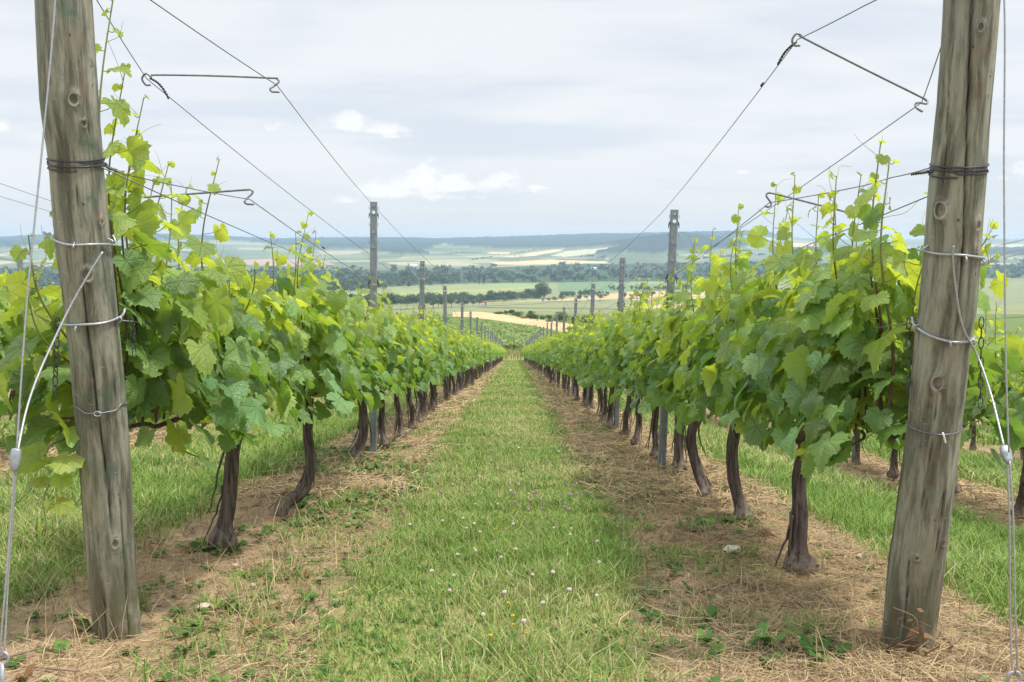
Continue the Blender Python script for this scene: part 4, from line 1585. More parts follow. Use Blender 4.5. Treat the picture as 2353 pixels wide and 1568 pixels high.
rod([e + (.008, 0, -.018), e + (-.010, .003, -.016), e + (-.016, 0, 0), e + (-.004, -.003, .016), e + (.012, 0, .010), e + (.018, 0, .004), lerp(e, endR, .5) + (0, 0, .006), lerp(e, endR, .96) + (0, 0, .002), endR,
     tl(2131, 233, 3.05), tl(2128, 239, 3.04), tl(2110, 236, 3.03), tl(2103, 242, 3.03), tl(2108, 250, 3.02), tl(2120, 257, 3.02)], 'sloping metal rod with a loop, spreading two wires beside the right wooden post', n=90)
zc = [tl(2010, 512, 3.0), tl(1960, 492, 3.15), tl(1860, 466, 3.32), tl(1785, 447, 3.43), tl(1766, 444, 3.45), tl(1761, 451, 3.45), tl(1770, 464, 3.45), tl(1772, 471, 3.45), tl(1766, 476, 3.45), tl(1757, 474, 3.45)]
rod(zc, 'bent metal rod sticking out of the leaves low beside the right wooden post', n=80)


def twist(P, label):
    """a dark wire end twisted round a trellis wire"""
    P = smooth_path(np.asarray(P, float), 40)
    base = P[0].copy()
    b = Bag()
    a = np.linspace(0, 30, 40)
    off = np.stack([np.cos(a), np.sin(a), np.sin(a)], -1) * .0022
    b.add(*tube(P - base + off, .0022, 5))
    b.add(*tube(P - base - off, .0022, 5))
    return tag(b.obj('wire_twist', M_DARKWIRE, None, True, base), label, 'wire twist', 'dark twisted wire ends')


twist([tl(345, 180, 3.45), tl(362, 190, 3.5), tl(376, 206, 3.52), tl(388, 227, 3.53)], 'dark twisted wire end below the looped rod near the left wooden post')
twist([tl(1829, 98, 3.01), tl(1812, 112, 3.06), tl(1799, 128, 3.12), tl(1787, 150, 3.2)], 'dark twisted wire end below the looped rod near the right wooden post')
twist([atR(389, -1.4, .004), tl(2118, 398, 2.58), tl(2094, 401, 2.64)], 'black twisted wire leading from the binding of the right wooden post')
twist([atL(378, 1.4, .004), tl(250, 386, 2.52), tl(268, 392, 2.58)], 'black twisted wire leading from the binding of the left wooden post')
k1 = np.array((postsR[0][1][0] - .034, postsR[0][1][1], postsR[0][1][2] + postsR[0][2] - .03))
twist([lerp(eyeR, k1, .13), lerp(eyeR, k1, .135), lerp(eyeR, k1, .14)], 'small dark knot on the sloping top wire above the right row')
k2 = np.array((postsL[0][1][0] + .033, postsL[0][1][1], postsL[0][1][2] + postsL[0][2] - .585))
twist([lerp(cL, k2, .38), lerp(cL, k2, .387), lerp(cL, k2, .395)], 'small dark knot on the lower wire above the left row')
# ------------------------------------------------------------------ ground cover
gr = np.random.default_rng(21)


def bare(x, y):
    return ground(x, y) + ((fbm(x * 3, y * 3, 3) - .5) * .05 + (fbm(x * 14, y * 14, 9) - .5) * .042 * (1 - .6 * grassy(x, y))) * (1 - sstep(20, 60, y))


def scatter(n, d0, d1, xs, power=1.0):
    """random ground points between depths d0 and d1 inside the x range"""
    y = d0 + (d1 - d0) * gr.random(n) ** power
    x = gr.uniform(xs[0], xs[1], n)
    m = np.abs(x) < y * .53 + .25
    return x[m], y[m]


def blades(bag, x, y, L, w, col, lean, z=None, droop=.35):
    n = len(x)
    z = bare(x, y) if z is None else z
    a = gr.uniform(0, 2 * math.pi, n)
    d = np.stack([np.cos(a), np.sin(a), np.zeros(n)], -1)
    a2 = a + math.pi / 2 + gr.normal(0, .5, n)
    s = np.stack([np.cos(a2), np.sin(a2), np.zeros(n)], -1)
    B = np.stack([x, y, z - .004], -1)
    L_ = L[:, None]
    up = np.array((0, 0, 1.0))
    ln = lean[:, None]
    P1 = B + L_ * (.45 * up + .30 * ln * d)
    P2 = B + L_ * ((.45 + .35 * (1 - droop * ln)) * up + (.30 + .45) * ln * d)
    P3 = B + L_ * ((.80 + .20 * (1 - 2.0 * droop * ln)) * up + (1.1) * ln * d)
    w_ = w[:, None] * .40
    V = np.stack([B - s * w_ * .8, B + s * w_ * .8, P1 - s * w_, P1 + s * w_, P2 - s * w_ * .75, P2 + s * w_ * .75, P3], 1)
    o = (np.arange(n) * 7)[:, None]
    Q = np.concatenate([o + np.array((0, 1, 3, 2)), o + np.array((2, 3, 5, 4))])
    Tr = o + np.array((4, 5, 6))
    bag.add(V.reshape(-1, 3), Q, Tr, col=np.repeat(col, 7, 0))


G1, G2, G3, G4 = (np.array(c) for c in ((.145, .255, .046), (.215, .325, .070), (.46, .42, .21), (.36, .40, .14)))


def grass_col(x, y, dryness):
    n = len(x)
    k = gr.random(n)
    patch = fbm(x * 1.3 + 3, y * .8, 61)
    dry = np.clip(dryness + (patch - .5) * 1.5, .02, .95)
    c = np.where((k < dry * .62)[:, None], G3, np.where((k < dry)[:, None], G4, np.where((gr.random(n) < .55)[:, None], G2, G1)))
    return c * gr.uniform(.72, 1.22, (n, 1))


def grass_band(bag, n, d0, d1, xs, Lr, wr, power=1.0):
    x, y = scatter(n, d0, d1, xs, power)
    k = grassy(x, y)
    m = gr.random(len(x)) < np.maximum(k, .34 * (fbm(x * 2.5, y * 2.5, 72) > .52) * (np.abs(x) < 1)) * (.35 + .9 * fbm(x * 4, y * 4, 71))
    x, y = x[m], y[m]
    inner = (np.abs(x) < 1.0)
    dry = np.where(inner, .34 - .25 * sstep(.25, .6, x), .28)
    tuft = fbm(x * 3 + 11, y * 3, 73)
    L = gr.uniform(Lr[0], Lr[1], len(x)) * (.28 + .95 * tuft ** 1.2) * np.where(inner, .82, 1.15)
    blades(bag, x, y, L, gr.uniform(wr[0], wr[1], len(x)), grass_col(x, y, dry), np.abs(gr.normal(.75, .38, len(x))), None, .30)


gb = Bag()
# the alley between the two rows, then the turf beyond each row
grass_band(gb, 60000, 2.1, 5.2, (-.95, .95), (.045, .105), (.0022, .0045))
grass_band(gb, 52000, 4.8, 10, (-.95, .95), (.05, .11), (.003, .006), 1.2)
grass_band(gb, 48000, 9, 24, (-.95, .95), (.05, .12), (.005, .011), 1.4)
grass_band(gb, 36000, 22, 94, (-.95, .95), (.06, .14), (.014, .034), 1.6)
for xs in ((-2.95, -1.15), (1.15, 2.95)):
    grass_band(gb, 42000, 2.4, 6.5, xs, (.05, .13), (.003, .006))
    grass_band(gb, 30000, 6, 16, xs, (.06, .14), (.005, .011), 1.3)
    grass_band(gb, 8000, 16, 45, xs, (.07, .15), (.014, .03), 1.5)
for xs in ((-5.1, -3.3), (3.3, 5.1)):
    grass_band(gb, 26000, 5, 15, xs, (.07, .15), (.006, .014), 1.2)
    grass_band(gb, 7000, 15, 40, xs, (.08, .16), (.016, .04), 1.4)
for xs in ((-7.3, -5.4), (5.4, 7.3)):
    grass_band(gb, 9000, 9, 26, xs, (.08, .17), (.012, .03), 1.2)
# headland at the far end of the rows: tall dry grass
x = gr.uniform(-26, 26, 14000)
y = gr.uniform(93.5, 116, 14000)
blades(gb, x, y, gr.uniform(.25, .6, 14000), gr.uniform(.03, .07, 14000), np.where((gr.random(14000) < .62)[:, None], np.array((.33, .31, .13)), np.array((.17, .20, .06))) * gr.uniform(.75, 1.2, (14000, 1)), np.abs(gr.normal(.2, .15, 14000)), ground(x, y))
# tall seed stalks
x, y = scatter(900, 2.4, 14, (-.8, .8))
blades(gb, x, y, gr.uniform(.12, .24, len(x)), gr.uniform(.0014, .0026, len(x)), np.tile(np.array((.42, .37, .19)), (len(x), 1)) * gr.uniform(.8, 1.15, (len(x), 1)), np.abs(gr.normal(.25, .2, len(x))))
tag(gb.obj('grass', M_GRASS), 'green and straw-yellow grass of the alleys between vine rows', kind='stuff')


def straw_band(bag, n, d0, d1, xs, Lr, wr, rise, power=1.0):
    x, y = scatter(n, d0, d1, xs, power)
    k = 1 - grassy(x, y)
    pt = fbm(x * 2.2, y * 1.6, 81)
    m = gr.random(len(x)) < np.clip(k * 1.1, .05, 1) * (.15 + 2.6 * np.clip(pt - .42, 0, 1) ** 1.2 + .20 * (x > 0))
    x, y = x[m], y[m]
    n = len(x)
    z = bare(x, y) + np.abs(gr.normal(0, rise, n))
    a = gr.uniform(0, 2 * math.pi, n)
    L = gr.uniform(Lr[0], Lr[1], n)
    w = gr.uniform(wr[0], wr[1], n) / 2
    bend = gr.normal(0, .5, n)
    d1_ = np.stack([np.cos(a), np.sin(a), gr.normal(.05, .16, n)], -1)
    a2 = a + bend
    d2_ = np.stack([np.cos(a2), np.sin(a2), gr.normal(0, .18, n)], -1)
    s = np.stack([-np.sin(a), np.cos(a), gr.normal(0, .3, n)], -1) * w[:, None]
    C = np.stack([x, y, z + .004], -1)
    A = C - d1_ * L[:, None] / 2
    B = C + d2_ * L[:, None] / 2
    V = np.stack([A - s * .6, A + s * .6, C - s, C + s, B - s * .5, B + s * .5], 1)
    o = (np.arange(n) * 6)[:, None]
    Q = np.concatenate([o + np.array((0, 1, 3, 2)), o + np.array((2, 3, 5, 4))])
    t = gr.random(n)[:, None]
    c = np.where(t < .55, np.array((.48, .365, .205)), np.where(t < .82, np.array((.38, .275, .155)), np.array((.16, .11, .07)))) * gr.uniform(.72, 1.2, (n, 1))
    bag.add(V.reshape(-1, 3), Q, col=np.repeat(c, 6, 0))


sb = Bag()
straw_band(sb, 46000, 2.1, 5.0, (-1.75, -.45), (.03, .12), (.0011, .0028), .006)
straw_band(sb, 50000, 2.1, 5.0, (.30, 1.75), (.03, .15), (.0011, .0028), .009)
straw_band(sb, 16000, 5, 12, (-1.6, -.45), (.08, .22), (.004, .008), .015, 1.2)
straw_band(sb, 18000, 5, 12, (.35, 1.6), (.08, .24), (.004, .008), .018, 1.2)
straw_band(sb, 9000, 12, 40, (-1.6, -.45), (.12, .3), (.009, .02), .02, 1.5)
straw_band(sb, 9000, 12, 40, (.4, 1.6), (.12, .3), (.009, .02), .02, 1.5)
straw_band(sb, 12000, 4, 16, (-3.7, -2.6), (.08, .25), (.005, .010), .015, 1.2)
straw_band(sb, 12000, 4, 16, (2.6, 3.7), (.08, .25), (.005, .010), .015, 1.2)
straw_band(sb, 5000, 9, 20, (-5.8, -4.8), (.1, .3), (.008, .016), .015, 1.2)
# upright dry stems among the litter
for xs in ((-1.5, -.6), (.5, 1.5)):
    x, y = scatter(900, 2.2, 7, xs)
    m = grassy(x, y) < .6
    x, y = x[m], y[m]
    blades(sb, x, y, gr.uniform(.05, .17, len(x)), gr.uniform(.0018, .0035, len(x)), np.tile(np.array((.50, .375, .21)), (len(x), 1)) * gr.uniform(.6, 1.15, (len(x), 1)), np.abs(gr.normal(.6, .4, len(x))))
tag(sb.obj('straw', M_STRAW), 'dry straw and old grass lying under the vine rows', kind='stuff')


def rosettes(bag, x, y, size, colr):
    """small broad-leaved weeds"""
    for px_, py_, s, c in zip(x, y, size, colr):
        n = gr.integers(5, 11)
        a = gr.uniform(0, 6.28, n)
        z0 = float(bare(np.array([px_]), np.array([py_]))[0])
        L = s * gr.uniform(.6, 1.2, n)
        d = np.stack([np.cos(a), np.sin(a), gr.uniform(.25, 1.1, n)], -1)
        sd = np.stack([-np.sin(a), np.cos(a), gr.normal(0, .3, n)], -1)
        B = np.array((px_, py_, z0)) + gr.normal(0, .25, (n, 3)) * s * (1, 1, 0)
        w = (L * gr.uniform(.18, .34, n))[:, None]
        L_ = L[:, None]
        P1 = B + d * L_ * .45 + (0, 0, .004)
        P2 = B + d * L_ * .8 * (1, 1, .9)
        P3 = B + d * L_ * (1, 1, .72)
        V = np.stack([B, P1 - sd * w, P1 + sd * w, P2 - sd * w * .8, P2 + sd * w * .8, P3], 1)
        o = (np.arange(n) * 6)[:, None]
        bag.add(V.reshape(-1, 3), o + np.array((1, 2, 4, 3)), np.concatenate([o + np.array((0, 2, 1)), o + np.array((3, 4, 5))]),
                col=np.repeat(c * gr.uniform(.75, 1.25, (n, 1)), 6, 0))


wb = Bag()
WG = [np.array(c) for c in ((.075, .165, .035), (.13, .23, .05), (.20, .24, .07), (.24, .13, .06))]
for xs, d0, d1, n, p in (((-1.7, -.50), 4.2, 8, 2600, 1), ((-1.6, -.45), 2.2, 4.2, 330, 1), ((.4, 1.6), 2.2, 4.5, 170, 1), ((.4, 1.6), 4.2, 8, 700, 1), ((-1.5, -.5), 7, 16, 200, 1), ((.4, 1.6), 8, 16, 160, 1)):
    x, y = scatter(n, d0, d1, xs)
    m = (fbm(x * 2.1 + 4, y * 1.6, 91) > .47)
    x, y = x[m], y[m]
    rosettes(wb, x, y, gr.uniform(.012, .040, len(x)), [WG[k] for k in gr.choice(4, len(x), p=(.42, .34, .14, .10))])
for px_, py_, s in ((985 * .5745 * .85, 1290, .06), (1870, 1495, .05), (1850, 1530, .06), (1720, 1215, .06), (1650, 1230, .06), (470, 1290, .05), (860, 1090, .05), (1880, 1085, .06), (700, 1225, .05)):
    D = H0 * F / (py_ - 809)
    x0 = (px_ - 1180) * D / F
    x = x0 + gr.normal(0, .05, 9)
    y = D + gr.normal(0, .05, 9)
    rosettes(wb, x, y, gr.uniform(.5, 1.0, 9) * s, [WG[k] for k in gr.choice(3, 9)])
# broad leaves of clover and dock in the alley
x, y = scatter(2600, 2.2, 9, (-.7, .65))
rosettes(wb, x, y, gr.uniform(.008, .022, len(x)), [WG[k] for k in gr.choice(2, len(x))])
tag(wb.obj('weeds', M_GRASS), 'low green weeds scattered over the bare strips', kind='stuff')


# ------------------------------------------------------------------ flowers and stones
def head_mesh(name, c1, c2, rad, flat=1.0):
    r = np.random.default_rng(3)
    b = Bag()
    n = 46
    k = np.arange(n)
    ph = np.arccos(1 - 1.75 * (k + .5) / n)
    th = k * 2.39996
    d = np.stack([np.sin(ph) * np.cos(th), np.sin(ph) * np.sin(th), np.cos(ph) * flat], -1)
    for q in range(n):
        s = nrm(np.cross(d[q], (0.1, .2, 1)))
        u = np.cross(s, d[q])
        b0 = d[q] * rad * .25
        tip = d[q] * rad * r.uniform(.9, 1.15)
        mid = d[q] * rad * .75
        w = rad * .26
        c = np.array(c1) + (np.array(c2) - c1) * (ph[q] / 2.2)
        b.add([b0, mid + s * w, mid + u * w * .8, mid - s * w, mid - u * w * .8, tip], [(0, 1, 2), (0, 2, 3), (0, 3, 4), (0, 4, 1), (5, 2, 1), (5, 3, 2), (5, 4, 3), (5, 1, 4)],
              col=c * r.uniform(.9, 1.1))
    return b.mesh(name, M_FLOWER)


def stem_mesh(name, h):
    b = Bag()
    b.add(*tube([(0, 0, 0), (.002, .001, h * .5), (0, 0, h)], .0012, 5), col=(.13, .20, .05))
    return b.mesh(name, M_FLOWER)


HEADS = {'white': head_mesh('white_head', (.88, .87, .80), (.60, .45, .36), .0125, .85), 'pink': head_mesh('pink_head', (.55, .25, .42), (.62, .42, .50), .0135), 'yellow': head_mesh('yellow_head', (.82, .62, .03), (.70, .45, .02), .010, .45)}
STEM = stem_mesh('stem', .085)
FL = {'white': '980,580 1080,575 990,635 935,640 1035,700 1060,705 1090,715 1110,740 1130,725 1155,695 1235,720 905,695 930,740 1310,620 1410,708 930,800 1195,845 1285,845 965,860 1105,960 1065,1010 1190,1030 1355,1035 1390,1050 820,1095 960,1085 740,1215 610,1222 800,1245 770,1275 850,1300 1085,1245 1340,1250 1465,1290 1470,1232 395,1245 1670,1340 975,1405 1010,1435 800,1395 710,1440 840,1405 1080,1415 1630,1450 555,1540 680,1555 1190,1558 1520,780 1380,760 660,945 700,700 850,920 1005,310 1030,350 1060,345 1080,350 1095,365 1120,375 1130,380 1065,325 1100,330 1040,365 1150,360 1225,375 1010,365 1330,1560 1460,1700 1300,1790 1010,1700 860,1820 1650,1720 640,1700 1150,1900',
      'pink': '595,1030 760,1008 1105,1045 1085,1100 1235,1020 1205,1040 1255,1125 1200,1135 1470,1045 1395,1010 1520,1025 1490,958 1570,1030 1415,1112 1455,1137 1270,1070 1200,1075 330,1000 452,1005 1125,550 1450,1040 335,1155',
      'yellow': '1140,435 1155,460 1165,470 1130,460 1120,452 1075,480 1090,490 835,455 870,455 720,490 726,502 1230,490 985,1188 890,1205 1085,1145 1155,1160 1210,1190 960,1258 965,1290 1148,442 1050,450 1010,1770 1090,1850 1070,1900 1180,1960 900,1990 1330,2080 1020,1600'}
FNAME = {'white': ('clover_flower', 'round white clover flower on a short stem in the alley grass', 'clover', 'white clover flowers in the alley'),
         'pink': ('clover_flower', 'pinkish purple clover flower standing in the alley grass', 'clover', 'pink clover flowers in the alley'),
         'yellow': ('yellow_flower', 'small bright yellow flower standing in the alley grass', 'flower', 'yellow flowers in the alley')}
for kind, txt in FL.items():
    nm, lab, cat, grp = FNAME[kind]
    for s in txt.split():
        X, Y_ = map(float, s.split(','))
        px_, py_ = 804.3 + X * .348, 775.6 + Y_ * .348
        py_ = min(py_, 1520)
        D = (H0 - .07) * F / (py_ - 809)
        x = (px_ - 1180) * D / F
        g = (x, D, float(bare(np.array([x]), np.array([D]))[0]))
        root = thing(nm, g, lab, cat, grp)
        k = gr.uniform(.5, .74) * (1.0 if D < 9 else 1.15)
        root.scale = (k, k, k)
        root.rotation_euler = (gr.normal(0, .2), gr.normal(0, .2), gr.uniform(0, 6))
        part('stem', STEM, root)
        part('flower_head', HEADS[kind], root, (0, 0, .083))


def stone(px_, py_, size, col, label, seed):
    D = H0 * F / (py_ - 809)
    x = (px_ - 1180) * D / F
    r = np.random.default_rng(seed)
    nu, nv = 18, 12
    th = np.arange(nu) * 2 * math.pi / nu
    ph = (np.arange(1, nv)) * math.pi / nv
    d = np.stack([np.sin(ph)[:, None] * np.cos(th), np.sin(ph)[:, None] * np.sin(th), np.repeat(np.cos(ph)[:, None], nu, 1)], -1).reshape(-1, 3)
    d = np.vstack([d, (0, 0, 1), (0, 0, -1)])
    k = .75 + .6 * fbm(d[:, 0] * 1.6 + seed, d[:, 1] * 1.6 + d[:, 2] * 2.1, seed)
    for q in range(6):
        nn = nrm(r.normal(size=3))
        dd = d @ nn * k
        k = np.where(dd > .62, k * .62 / np.maximum(dd, .01), k)
    V = d * k[:, None] * np.array((1, .8, .55)) * size
    i = np.arange(nv - 2)[:, None] * nu
    j = np.arange(nu)[None]
    Q = np.stack([i + j, i + nu + j, i + nu + (j + 1) % nu, i + (j + 1) % nu], -1).reshape(-1, 4)
    m = (nv - 1) * nu
    tri = [(m, q, (q + 1) % nu) for q in range(nu)] + [(m + 1, m - nu + (q + 1) % nu, m - nu + q) for q in range(nu)]
    b = Bag()
    b.add(V, Q, tri, col=np.array(col))
    o = b.obj('stone', M_STONE, None, False, (x, D, float(bare(np.array([x]), np.array([D]))[0]) + size * .45 + .008))
    o.rotation_euler = (0, 0, r.uniform(0, 6))
    tag(o, label, 'stone')


stone(1692, 1285, .046, (.58, .54, .46), 'pale flat limestone lump lying on straw beside the nearest right vine', 1)
stone(1668, 1393, .013, (.75, .70, .60), 'small round white pebble in front of the pale limestone lump', 2)
stone(563, 1388, .015, (.42, .36, .28), 'small cream pebble on bare soil to the right of the left wooden post', 3)
stone(526, 1325, .013, (.44, .38, .30), 'small cream pebble on the soil just below the nearest left vine', 4)
stone(1995, 1300, .016, (.55, .47, .36), 'small tan stone on straw close to the right wooden post', 5)
stone(445, 1450, .02, (.5, .42, .32), 'dull brown clod on the soil at the foot of the left wooden post', 6)


# withered plant at the foot of the right post
b = Bag()
bp = np.array(gpt(1.0, 2.50))
for q in range(7):
    a = gr.uniform(-2.6, -.5)
    h = gr.uniform(.05, .15)
    p0 = np.array((gr.normal(0, .03), gr.normal(0, .02) - .01, 0))
    P = [p0, p0 + (gr.normal(0, .02), -.012, h * .4), p0 + (gr.normal(0, .03), -.018, h * .8), p0 + (gr.normal(0, .05), -.02, h)]
    b.add(*tube(smooth_path(P, 12), np.linspace(.0028, .0012, 12), 4), col=np.array((.23, .15, .085)) * gr.uniform(.6, 1.2))
    for w in range(3):
        c = np.array(P[2]) + gr.normal(0, .018, 3)
        d = nrm(gr.normal(size=3))
        s = nrm(np.cross(d, gr.normal(size=3)))
        L = gr.uniform(.012, .03)
        b.add([c - d * L, c + s * L * .35, c + d * L, c - s * L * .35], [(0, 1, 2, 3)], col=np.array((.25, .155, .085)) * gr.uniform(.6, 1.2))
o = b.obj('withered_weed', M_STRAW, None, True, bp)
tag(o, 'withered rusty brown weed at the foot of the right wooden post', 'dead weed')

# the dry twigs on the soil
b = Bag()
for q in range(240):
    s = gr.choice((-1, 1))
    x = s * gr.uniform(.62, 1.5)
    y = gr.uniform(2.3, 7)
    z = float(bare(np.array([x]), np.array([y]))[0]) + .008
    a = gr.uniform(0, 6.28)
    L = gr.uniform(.04, .20)
    d = np.array((math.cos(a), math.sin(a), gr.normal(0, .06)))
    e = np.array((-d[1], d[0], 0)) * gr.normal(0, .10) * L
    P = np.array((x, y, z)) + np.array([-d * L / 2, e, d * L / 2])
    b.add(*tube(smooth_path(P, 7), np.linspace(.0032, .0016, 7) * gr.uniform(.5, 1.2), 4), col=np.array((.17, .125, .095)) * gr.uniform(.6, 1.5))
tag(b.obj('dry_twigs', M_STRAW), 'dry prunings and twigs lying on the bare strips', kind='stuff')


# ------------------------------------------------------------------ the valley: vines, woods, trees, houses, traffic
fr_ = np.random.default_rng(31)
_dt = np.geomspace(94, 9000, 4000)
_yt = 565 - (np.interp(_dt, _PD, _PZ) - CZ) / _dt * F


def depth_at(py):
    """depth of the valley floor seen at picture height py (short of the far hills)"""
    m = _dt < 5500
    return float(np.interp(-py, -_yt[m], _dt[m]))


def foot(px, py):
    D = depth_at(py)
    x = (px - 1180) * D / F
    return np.array((x, D, float(ground(x, D)))), D


def quads(bag, C, nor, size, col):
    n = len(C)
    nor = nrm(nor)
    a = nrm(np.cross(nor, fr_.normal(size=(n, 3))))
    b_ = np.cross(nor, a)
    s = np.asarray(size)[:, None]
    V = np.stack([C - a * s, C - b_ * s * .7 + nor * s * .15, C + a * s, C + b_ * s * .7 - nor * s * .15], 1)
    o = (np.arange(n) * 4)[:, None]
    bag.add(V.reshape(-1, 3), o + np.array((0, 1, 2, 3)), col=np.repeat(col, 4, 0))


# the next vineyard down the slope
b = Bag()
n = 150000
y = 118 + (345) * fr_.random(n) ** 1.25
x = fr_.uniform(-1, 1, n) * (14 + .16 * y)
lane = (np.abs(y - 169) < 3.0) | (np.abs(y - 250) < 2.2)
px_, py_ = proj(np.stack([x, y, ground(x, y)], -1))
tanm = in_poly(px_, py_, [(1040, 717), (1105, 717), (1145, 722), (1290, 741), (1345, 751), (1420, 768), (1400, 800), (1275, 762), (1230, 750), (1130, 735), (1080, 729), (1040, 728)])
past = py_ < 8 + np.interp(px_, (900, 1060, 1080, 1130, 1230, 1275, 1500), (722, 726, 729, 735, 750, 762, 800))
keep = ~lane & ~tanm & ~past
x, y = x[keep], y[keep]
yr = np.round(y / 1.5) * 1.5 + fr_.normal(0, .22, len(y))
hgt = fr_.beta(2.2, 1.2, len(y)) * .85
z = ground(x, yr) + hgt
c = np.array((.160, .235, .070)) + fr_.random((len(x), 1)) * np.array((.12, .12, .05))
c = c * (.86 + .28 * fbm(x / 7, y / 9, 12))[:, None]
quads(b, np.stack([x, yr, z], -1), np.stack([fr_.normal(0, .5, len(x)), fr_.normal(-.35, .5, len(x)), fr_.uniform(.2, 1, len(x))], -1), fr_.uniform(.10, .22, len(x)) * (1 + y / 260), c)
tag(b.obj('distant_vineyard', M_FARLEAF), 'dense green vineyard block on the slope below the alley', kind='stuff')


def crown(n, r, lob=7):
    """unit crown (height 1, foot at 0): leaf clumps round a few lobes"""
    L = np.stack([r.normal(0, .19, lob), r.normal(0, .19, lob), r.uniform(.30, .74, lob)], -1)
    R_ = r.uniform(.17, .30, lob)
    k = r.integers(0, lob, n)
    d = nrm(r.normal(size=(n, 3)) + (0, 0, .25))
    C = L[k] + d * (R_[k] * r.uniform(.75, 1.08, n))[:, None]
    C[:, 2] = np.clip(C[:, 2], .08, 1.0)
    return C, d


def tree_into(bag, g, H, wd, n, col, r, qs=.055, lift=0.0):
    C, d = crown(n, r)
    C = C * np.array((wd, wd, H * (1 - lift))) + np.array((0, 0, H * lift)) + g
    k = r.uniform(.84, 1.18, (n, 1)) * r.uniform(.8, 1.2)
    quads(bag, C, d + r.normal(0, .2, d.shape), r.uniform(.7, 1.4, n) * qs * (H + wd) * .5, np.array(col) * k)


TG = [np.array(c) * .78 for c in ((.070, .115, .045), (.090, .140, .055), (.080, .130, .062), (.120, .155, .078), (.055, .095, .045))]
wood = Bag()
A = [(-900, 690), (600, 687), (760, 675), (919, 663), (1060, 652), (1240, 650), (1545, 644), (2600, 640), (3200, 640), (3200, 614), (1700, 606), (1300, 610), (1100, 616), (919, 622), (-900, 620)]
cnt = 0
while cnt < 2600:
    px, py = fr_.uniform(-500, 2900), fr_.uniform(604, 690)
    if not in_poly(np.array([px]), np.array([py]), A)[0]:
        continue
    g, D = foot(px, py)
    edge = not in_poly(np.array([px]), np.array([py + 7]), A)[0]
    H = fr_.choice((9, 13, 17, 23), p=(.25, .35, .28, .12)) * fr_.uniform(.85, 1.15)
    tree_into(wood, g, H, H * fr_.uniform(.9, 1.6), 210 if edge else 110, TG[fr_.integers(0, 5)], fr_, .075 if edge else .095)
    cnt += 1
tag(wood.obj('valley_woodland', M_TREE), 'broad band of mixed woodland across the valley floor', kind='stuff')
wood = Bag()
Bp = [(560, 716), (850, 707), (990, 700), (1130, 695), (1200, 690), (1262, 684), (1262, 679), (1200, 683), (1080, 688), (950, 692), (800, 698), (560, 702)]
for q in range(360):
    while True:
        px, py = fr_.uniform(560, 1262), fr_.uniform(678, 716)
        if in_poly(np.array([px]), np.array([py]), Bp)[0]:
            break
    g, D = foot(px, py)
    tree_into(wood, g, fr_.uniform(9, 17), fr_.uniform(10, 18), 420, TG[fr_.integers(0, 5)], fr_, .045)
tag(wood.obj('riverside_woodland', M_TREE), 'nearer belt of dark trees along the meadow', kind='stuff')
wood = Bag()
for x0, x1, yb, hh, n in ((1285, 1325, 682, 13, 16), (1330, 1356, 680, 14, 12), (1358, 1400, 677, 8, 14), (1395, 1560, 668, 11, 34), (1560, 1760, 664, 11, 34), (1470, 1485, 668, 16, 5), (1650, 1900, 690, 10, 30), (560, 760, 640, 9, 10)):
    for q in range(n):
        g, D = foot(fr_.uniform(x0, x1), yb + fr_.uniform(-3, 1))
        tree_into(wood, g, hh * D / F * fr_.uniform(.7, 1.15), hh * D / F * fr_.uniform(.7, 1.1), 300, TG[fr_.integers(0, 5)], fr_, .05)
# hedgerow lines on the far slopes
for pts, n, hh in (([(1025, 587), (1065, 583), (1110, 581)], 40, 3.0), ([(1140, 588), (1200, 581), (1264, 573.5), (1292, 571.5)], 60, 3.0), ([(1085, 602), (1130, 594)], 30, 4.0), ([(920, 610), (1090, 601)], 30, 1.8),
                   ([(1335, 593.5), (1362, 592)], 18, 4.5), ([(1376, 597), (1392, 594)], 8, 6), ([(1560, 577), (1640, 574)], 16, 3), ([(1600, 600), (1760, 590)], 60, 6), ([(1780, 605), (2353, 600)], 90, 6), ([(0, 640), (120, 625)], 26, 5), ([(2250, 620), (2353, 612)], 30, 6)):
    P = np.array(pts, float)
    for q in range(n):
        t = fr_.uniform(0, len(P) - 1)
        i = min(int(t), len(P) - 2)
        c = P[i] + (P[i + 1] - P[i]) * (t - i)
        D = 3300 if c[1] > 625 else float(np.interp(c[1], (571, 581, 600, 612, 625), (6600, 5700, 4500, 3900, 3300)))
        x = (c[0] + fr_.normal(0, 2) - 1180) * D / F
        g = np.array((x, D, float(ground(x, D))))
        H = hh * D / F * fr_.uniform(.6, 1.2)
        tree_into(wood, g, H, H * 1.5, 60, TG[fr_.integers(0, 5)] * .9, fr_, .09)
tag(wood.obj('far_hedgerows', M_TREE), 'thin hedgerows and copses on the far fields', kind='stuff')

trunk_mat = simple('tree_bark', (.10, .08, .06), .9, .1)


def tree(g, H, wd, label, group, col, n=700, lift=.22, qs=.036):
    root = thing('tree', g, label, 'tree', group)
    b = Bag()
    tree_into(b, np.zeros(3), H, wd, n, col, fr_, qs, lift)
    b.obj('crown', M_TREE, root)
    b = Bag()
    b.add(*tube([(0, 0, -.4), (0, 0, H * lift * .6), (.02 * H, 0, H * (lift + .15)), (.03 * H, 0, H * .62)], [H * .032, H * .026, H * .022, H * .008], 8))
    for q in range(4):
        a = q * 1.6 + .3
        b.add(*tube([(0, 0, H * (lift + .04)), (math.cos(a) * wd * .15, math.sin(a) * wd * .15, H * (lift + .22)), (math.cos(a) * wd * .28, math.sin(a) * wd * .28, H * .66)], [H * .015, H * .011, H * .004], 6))
    b.obj('trunk', trunk_mat, root)
    return root


